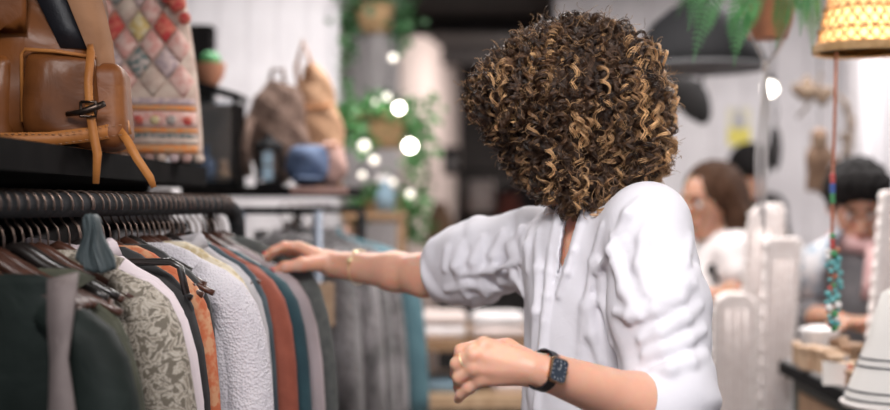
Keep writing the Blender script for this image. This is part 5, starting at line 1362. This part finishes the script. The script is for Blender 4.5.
def long_hair(t, hp, RH, m):
    c = hp(-.02, 0, .03)
    s_ = SDF(axis(c.x-.22, c.x+.22, .006), axis(c.y-.22, c.y+.22, .006), axis(c.z-.30, c.z+.16, .006))
    s_.el(hp(-.020, 0, .040), (.104, .092, .098), RH, .02)
    for q in (-1, 1): s_.chain([hp(-.015, .072*q, .04), hp(-.035, .086*q, -.06), hp(-.03, .080*q, -.19)], [.030, .036, .030], .03)
    s_.chain([hp(-.07, 0, 0), hp(-.085, 0, -.10), hp(-.07, 0, -.20)], [.075, .075, .06], .03)
    s_.el(hp(.105, 0, -.030), (.080, .080, .092), RH, .012, True)
    s_.warp((-9, 0, 0), (9, 9, 9), lambda x, y, z: .004*np.sin(150*x+6*np.sin(14*z))*np.sin(140*y+5*np.sin(11*z)))
    s_.build('hair', m, t)
def short_hair(t, hp, RH, m):
    c = hp(-.02, 0, .03)
    s_ = SDF(axis(c.x-.18, c.x+.18, .005), axis(c.y-.18, c.y+.18, .005), axis(c.z-.16, c.z+.18, .005))
    s_.el(hp(-.015, 0, .052), (.108, .100, .098), RH, .02); s_.rc(hp(.06, .05, .105), hp(.06, -.05, .105), .040, .040, .02)
    s_.el(hp(.088, 0, -.030), (.080, .082, .088), RH, .012, True)
    s_.warp((-9, 0, 0), (9, 9, 9), lambda x, y, z: .007*np.sin(90*x+2*np.sin(70*z))*np.sin(95*y+2*np.sin(60*x))*np.sin(80*z))
    s_.build('hair', m, t)
def bun_hair(t, hp, RH, m):
    c = hp(-.02, 0, .03)
    s_ = SDF(axis(c.x-.2, c.x+.2, .008), axis(c.y-.2, c.y+.2, .008), axis(c.z-.2, c.z+.24, .008))
    s_.el(hp(-.018, 0, .042), (.106, .092, .096), RH, .02); s_.el(hp(-.10, 0, .07), (.045, .045, .045), RH, .02); s_.el(hp(.095, 0, -.035), (.065, .06, .085), RH, .012, True)
    s_.build('hair', m, t)
t, hp, f2 = bg_person('woman in a white tee with long brown hair beyond the white shirt', P(711, 203, 4.0), (-.86, -.48, -.14), P(736, 252, 3.90), P(698, 252, 4.16),
    [(P(736, 252, 3.90), P(739, 296, 3.86), P(704, 298, 3.78)), (P(698, 252, 4.16), P(680, 300, 4.05), P(672, 296, 3.85))], M['skin_b'], 0, sleeve=.45, top=M['white_tee'], hair=long_hair)
mo = MB(); c = P(712, 270, 3.86); mo.ell(c+V3(0, .006, 0), (.015, .010, .022), 12, 8); mo.ell(c+V3(.012, .008, -.03), (.012, .010, .016), 12, 8); part('printed_motif', mo, M['black_cloth'], t)
bg_person('person in black with dark tied hair standing against the white boards', P(747, 172, 5.80), (-.5, .8, -.1), P(730, 209, 5.85), P(773, 209, 5.75),
    [(P(730, 209, 5.85), P(725, 266, 5.85), P(735, 304, 5.9)), (P(773, 209, 5.75), P(781, 266, 5.75), P(775, 304, 5.8))], M['skin_b'], 0, h=.010, sleeve=1.9, top=M['black_cloth'], hair=bun_hair, hm='hair_black')
t, hp, f2 = bg_person('man with black hair and a pale scarf looking down behind the counter', P(857, 207, 3.75), (-.18, -.86, -.42), P(915, 268, 3.78), P(808, 268, 3.72),
    [(P(915, 268, 3.78), P(925, 325, 3.66), P(868, 325, 3.42), P(845, 322, 3.38)), (P(808, 268, 3.72), P(806, 318, 3.62), P(832, 317, 3.46), P(850, 322, 3.42))], M['skin_b'], 0, sleeve=1.25, top=M['grey_shirt'], hair=short_hair, hm='hair_black')
sc_ = MB(); c = P(861, 243, 3.72)
sc_.tube([c+V3(.075*math.cos(2*PI*i/20), .065*math.sin(2*PI*i/20)+.02, .012*math.cos(2*PI*i/20*2)) for i in range(21)], [.024+.004*math.sin(i*2.1) for i in range(21)], 10); part('pink_scarf', sc_, M['scarf_pink'], t)
sc_ = MB(); sc_.ribbon([P(838, 238, 3.70), P(822, 246, 3.62), P(812, 258, 3.60), P(808, 275, 3.59), P(812, 296, 3.59)], [V3(.4, -.3, .8), V3(.6, -.3, .6), V3(.9, -.2, .3), V3(1, 0, 0), V3(1, 0, 0)], [.06, .08, .085, .075, .06], .022); part('blue_scarf', sc_, M['scarf_blue'], t)
sc_ = MB(); sc_.ribbon([P(876, 242, 3.68), P(876, 262, 3.60), P(872, 284, 3.58), P(870, 300, 3.58)], V3(1, 0, 0), [.05, .06, .05, .05], .018); part('scarf_end', sc_, M['scarf_pink'], t)

# ------------------------------------------------------------------ counter, lace forms, small wares on the right
t = thing('shop_counter', 'dark green shop counter with a pale top holding wooden wares', 'counter', (1.35, 2.75, 0))
part('body', MB().box((.915, 2.10, 0), (1.75, 3.25, .965)), M['green_cab'], t, smooth=False)
part('top', MB().box((.893, 2.08, .965), (1.77, 3.28, .992)), M['glass_top'], t, smooth=False)
for y in (2.2, 2.72): part('shelf_niche', MB().box((.909, y, .2), (.916, y+.46, .92)), M['tan_box2'], t, smooth=False)
part('rail', MB().box((.885, 2.08, .955), (.895, 3.28, .985)), M['black_metal'], t, smooth=False)
zc = .992
def lace_form(label, c, w0, w1, h, yaw, tilt=0.0, rnd=True, name='lace_form', foot=True, m='lace', thick=.035):
    t = thing(name, label, 'display stand', c, None, (0, 0, yaw))
    poly = []; n = 26
    def wd(f): return w0+(w1-w0)*f
    for i in range(n+1):
        f = i/n; poly.append((wd(f)+.007*abs(math.sin(f*n*PI/2.0))-(max(0, f-.88)/.12)**2*wd(f)*.55*rnd, f*h))
    for i in range(n, -1, -1):
        f = i/n; poly.append((-wd(f)-.007*abs(math.sin(f*n*PI/2.0))+(max(0, f-.88)/.12)**2*wd(f)*.55*rnd, f*h))
    o = part('lace_panel', MB().prism(poly, lambda x, z, t_: V3(x+tilt*z, t_+.012*math.cos(x*30), z), thick), M[m], t, world=False); smooth_by_angle(o, 40); bevel(o, .008, 2)
    for q in (-1, 1):
        mb = MB()
        for i in range(1, n):
            f = i/n; mb.ell(V3(q*(wd(f)-.002)+tilt*f*h, -thick/2-.002, f*h), .0065, 6, 5)
        part('bead_edging', mb, M['pearl'], t, world=False)
    mb = MB()
    for k in (-.4, 0, .4): mb.tube([V3(k*wd(f)+tilt*f*h, -thick/2-.004, f*h) for f in (.02, .3, .6, .9)], .004, 6)
    part('ribbing', mb, M[m], t, world=False)
    return t
bench = thing('display_bench', 'low dark green bench carrying the white lace stands', 'bench', (.84, 3.5, 0))
part('top', MB().box((.62, 3.30, .66), (.96, 3.66, .70)), M['green_cab'], bench, smooth=False)
part('back', MB().box((.86, 3.60, .70), (.96, 3.66, 1.02)), M['green_cab'], bench, smooth=False)
for x in (.63, .91):
    for y in (3.31, 3.61): part('leg', MB().box((x, y, 0), (x+.04, y+.04, .66)), M['green_cab'], bench, smooth=False)
p = P(762, 205, 3.62); lace_form('white lace panel with a rounded top beside the seated woman', (P(752, 300, 3.56).x, 3.56, .70), .055, .040, p.z-.70, -.15, .045)
p = P(783, 237, 3.40); lace_form('straight white lace panel with beaded edges in front of the rounded one', (P(772, 300, 3.40).x, 3.40, .70), .036, .050, p.z-.70, .1, .045, rnd=False)
p = P(735, 292, 3.36); lace_form('short white lace panel right behind the shirt sleeve', (P(733, 300, 3.36).x, 3.36, .70), .060, .062, p.z-.70, .1, .01, rnd=True)
p = P(782, 203, 3.60); lace_form('plain white lace panel behind the straight beaded one', (P(772, 300, 3.60).x, 3.60, .70), .045, .032, p.z-.70, .0, .0, rnd=False)
p = P(884, 190, 3.05); lace_form('tall leaning white lace panel on the counter in front of the man', (P(884, 350, 3.05).x, 3.05, zc), .045, .042, p.z-zc, .0, .085, rnd=False)
# cone of white cloth with rows of black thread
t = thing('fabric_cone', 'white cloth cone with rows of black thread on the counter', 'display stand', (P(893, 390, 2.5).x, 2.50, zc))
cc_ = V3(P(896, 390, 2.5).x, 2.50, zc)
part('cone', MB().lathe(cc_, [(0, 0), (.105, 0), (.10, .02), (.055, .14), (.028, .23), (0, .245)], 28), M['card'], t)
for z, r in ((.02, .1015), (.036, .0955), (.085, .0775), (.10, .0715)):
    part('thread_row', MB().tube([cc_+V3(r*math.cos(2*PI*i/36), r*math.sin(2*PI*i/36), z) for i in range(37)], .0018, 5), M['thread'], t)
part('lace_edge', MB().tube([cc_+V3((.104+.003*(i % 2))*math.cos(2*PI*i/60), (.104+.003*(i % 2))*math.sin(2*PI*i/60), .008) for i in range(61)], .004, 5), M['pearl'], t)
# porcelain pot
pp = V3(P(819, 350, 3.14).x, 3.14, zc)
t = thing('white_pot', 'plain white lidded pot on the counter in front of the man', 'pot', pp)
part('body', MB().lathe(pp, [(0, 0), (.036, 0), (.044, .03), (.046, .075), (.049, .08), (.049, .088), (0, .088)], 24), M['porcelain'], t, autos=40)
part('lid', MB().lathe(pp+V3(0, 0, .088), [(.050, 0), (.050, .006), (.02, .014), (0, .016)], 24), M['porcelain'], t, autos=40)
# wooden wares
R = random.Random(21)
wares = [(803, 3.18, .050, .06, .055, 'tan_box'), (812, 3.06, .052, .06, .060, 'tan_box'), (826, 3.02, .050, .065, .058, 'tan_box'), (838, 2.96, .045, .05, .050, 'tan_box'), (838, 3.12, .05, .06, .075, 'tan_box2'), (854, 3.0, .05, .05, .072, 'tan_box2'), (852, 2.86, .04, .05, .045, 'tan_box'), (858, 2.72, .045, .04, .045, 'tan_box2'), (872, 2.78, .05, .05, .05, 'tan_box'), (868, 2.62, .04, .035, .035, 'tan_box'), (884, 2.66, .035, .03, .03, 'tan_box2')]
wn = ['leftmost of the wooden keepsake boxes on the counter', 'second wooden box from the counter corner', 'tan wooden box beside the white card', 'small tan wooden box in the middle of the wares', 'tall brown box behind the tan boxes', 'tall brown box in front of the leaning lace', 'small tan box next to the cloth cone', 'brown box at the front edge of the counter', 'wide tan box beside the fabric cone', 'flat tan box near the picture corner', 'smallest brown box beneath the cloth cone']
for (u, d, wx, wy, hz, m), lab in zip(wares, wn):
    p = V3(P(u, 300, d).x, d, zc); yw = R.uniform(-.5, .5)
    t = thing('wooden_box', lab, 'box', p, 'wooden wares on the counter', (0, 0, yw))
    o = part('body', MB().box((-wx/2, -wy/2, 0), (wx/2, wy/2, hz*.68)), M[m], t, world=False, smooth=False); bevel(o, .004)
    o = part('lid', MB().box((-wx/2-.002, -wy/2-.002, hz*.70), (wx/2+.002, wy/2+.002, hz)), M[m], t, world=False, smooth=False); bevel(o, .005)
    part('clasp', MB().ell(V3(0, -wy/2-.002, hz*.69), (.004, .003, .005), 8, 6), M['buckle'], t, world=False)
p = V3(P(836, 300, 2.80).x, 2.80, zc)
cd = MB(); cd.prism([(-.03, .0), (.025, .0), (.03, .045), (-.025, .052)], lambda x, z, t_: p+V3(x, t_+z*.35, z), .003); single('price_card', cd, M['card'], 'white card leaning among the wooden boxes', 'card', smooth=False)
for k, (u, d, m) in enumerate(((850, 2.78, 'red'), (847, 2.92, 'denim_blue'), (862, 2.9, 'turq'))):
    q = V3(P(u, 300, d).x, d, zc); mb = MB(); mb.lathe(q, [(0, 0), (.008, 0), (.010, .02), (.004, .035), (.006, .048), (0, .05)], 10); single('figurine', mb, M[m], ['tiny red figurine among the wooden boxes', 'tiny navy figurine among the wooden boxes', 'tiny turquoise figurine among the wooden boxes'][k], 'figurine')
tr = thing('glass_tray', 'shallow white tray along the counter edge', 'tray', (.945, 2.42, zc))
part('base', MB().box((.905, 2.20, zc), (1.0, 2.62, zc+.005)), M['card'], tr, smooth=False)
for a in ((.905, 2.20, .909, 2.62), (.996, 2.20, 1.0, 2.62), (.909, 2.20, .996, 2.204), (.909, 2.616, .996, 2.62)): part('edge', MB().box((a[0], a[1], zc+.005), (a[2], a[3], zc+.022)), M['card'], tr, smooth=False)
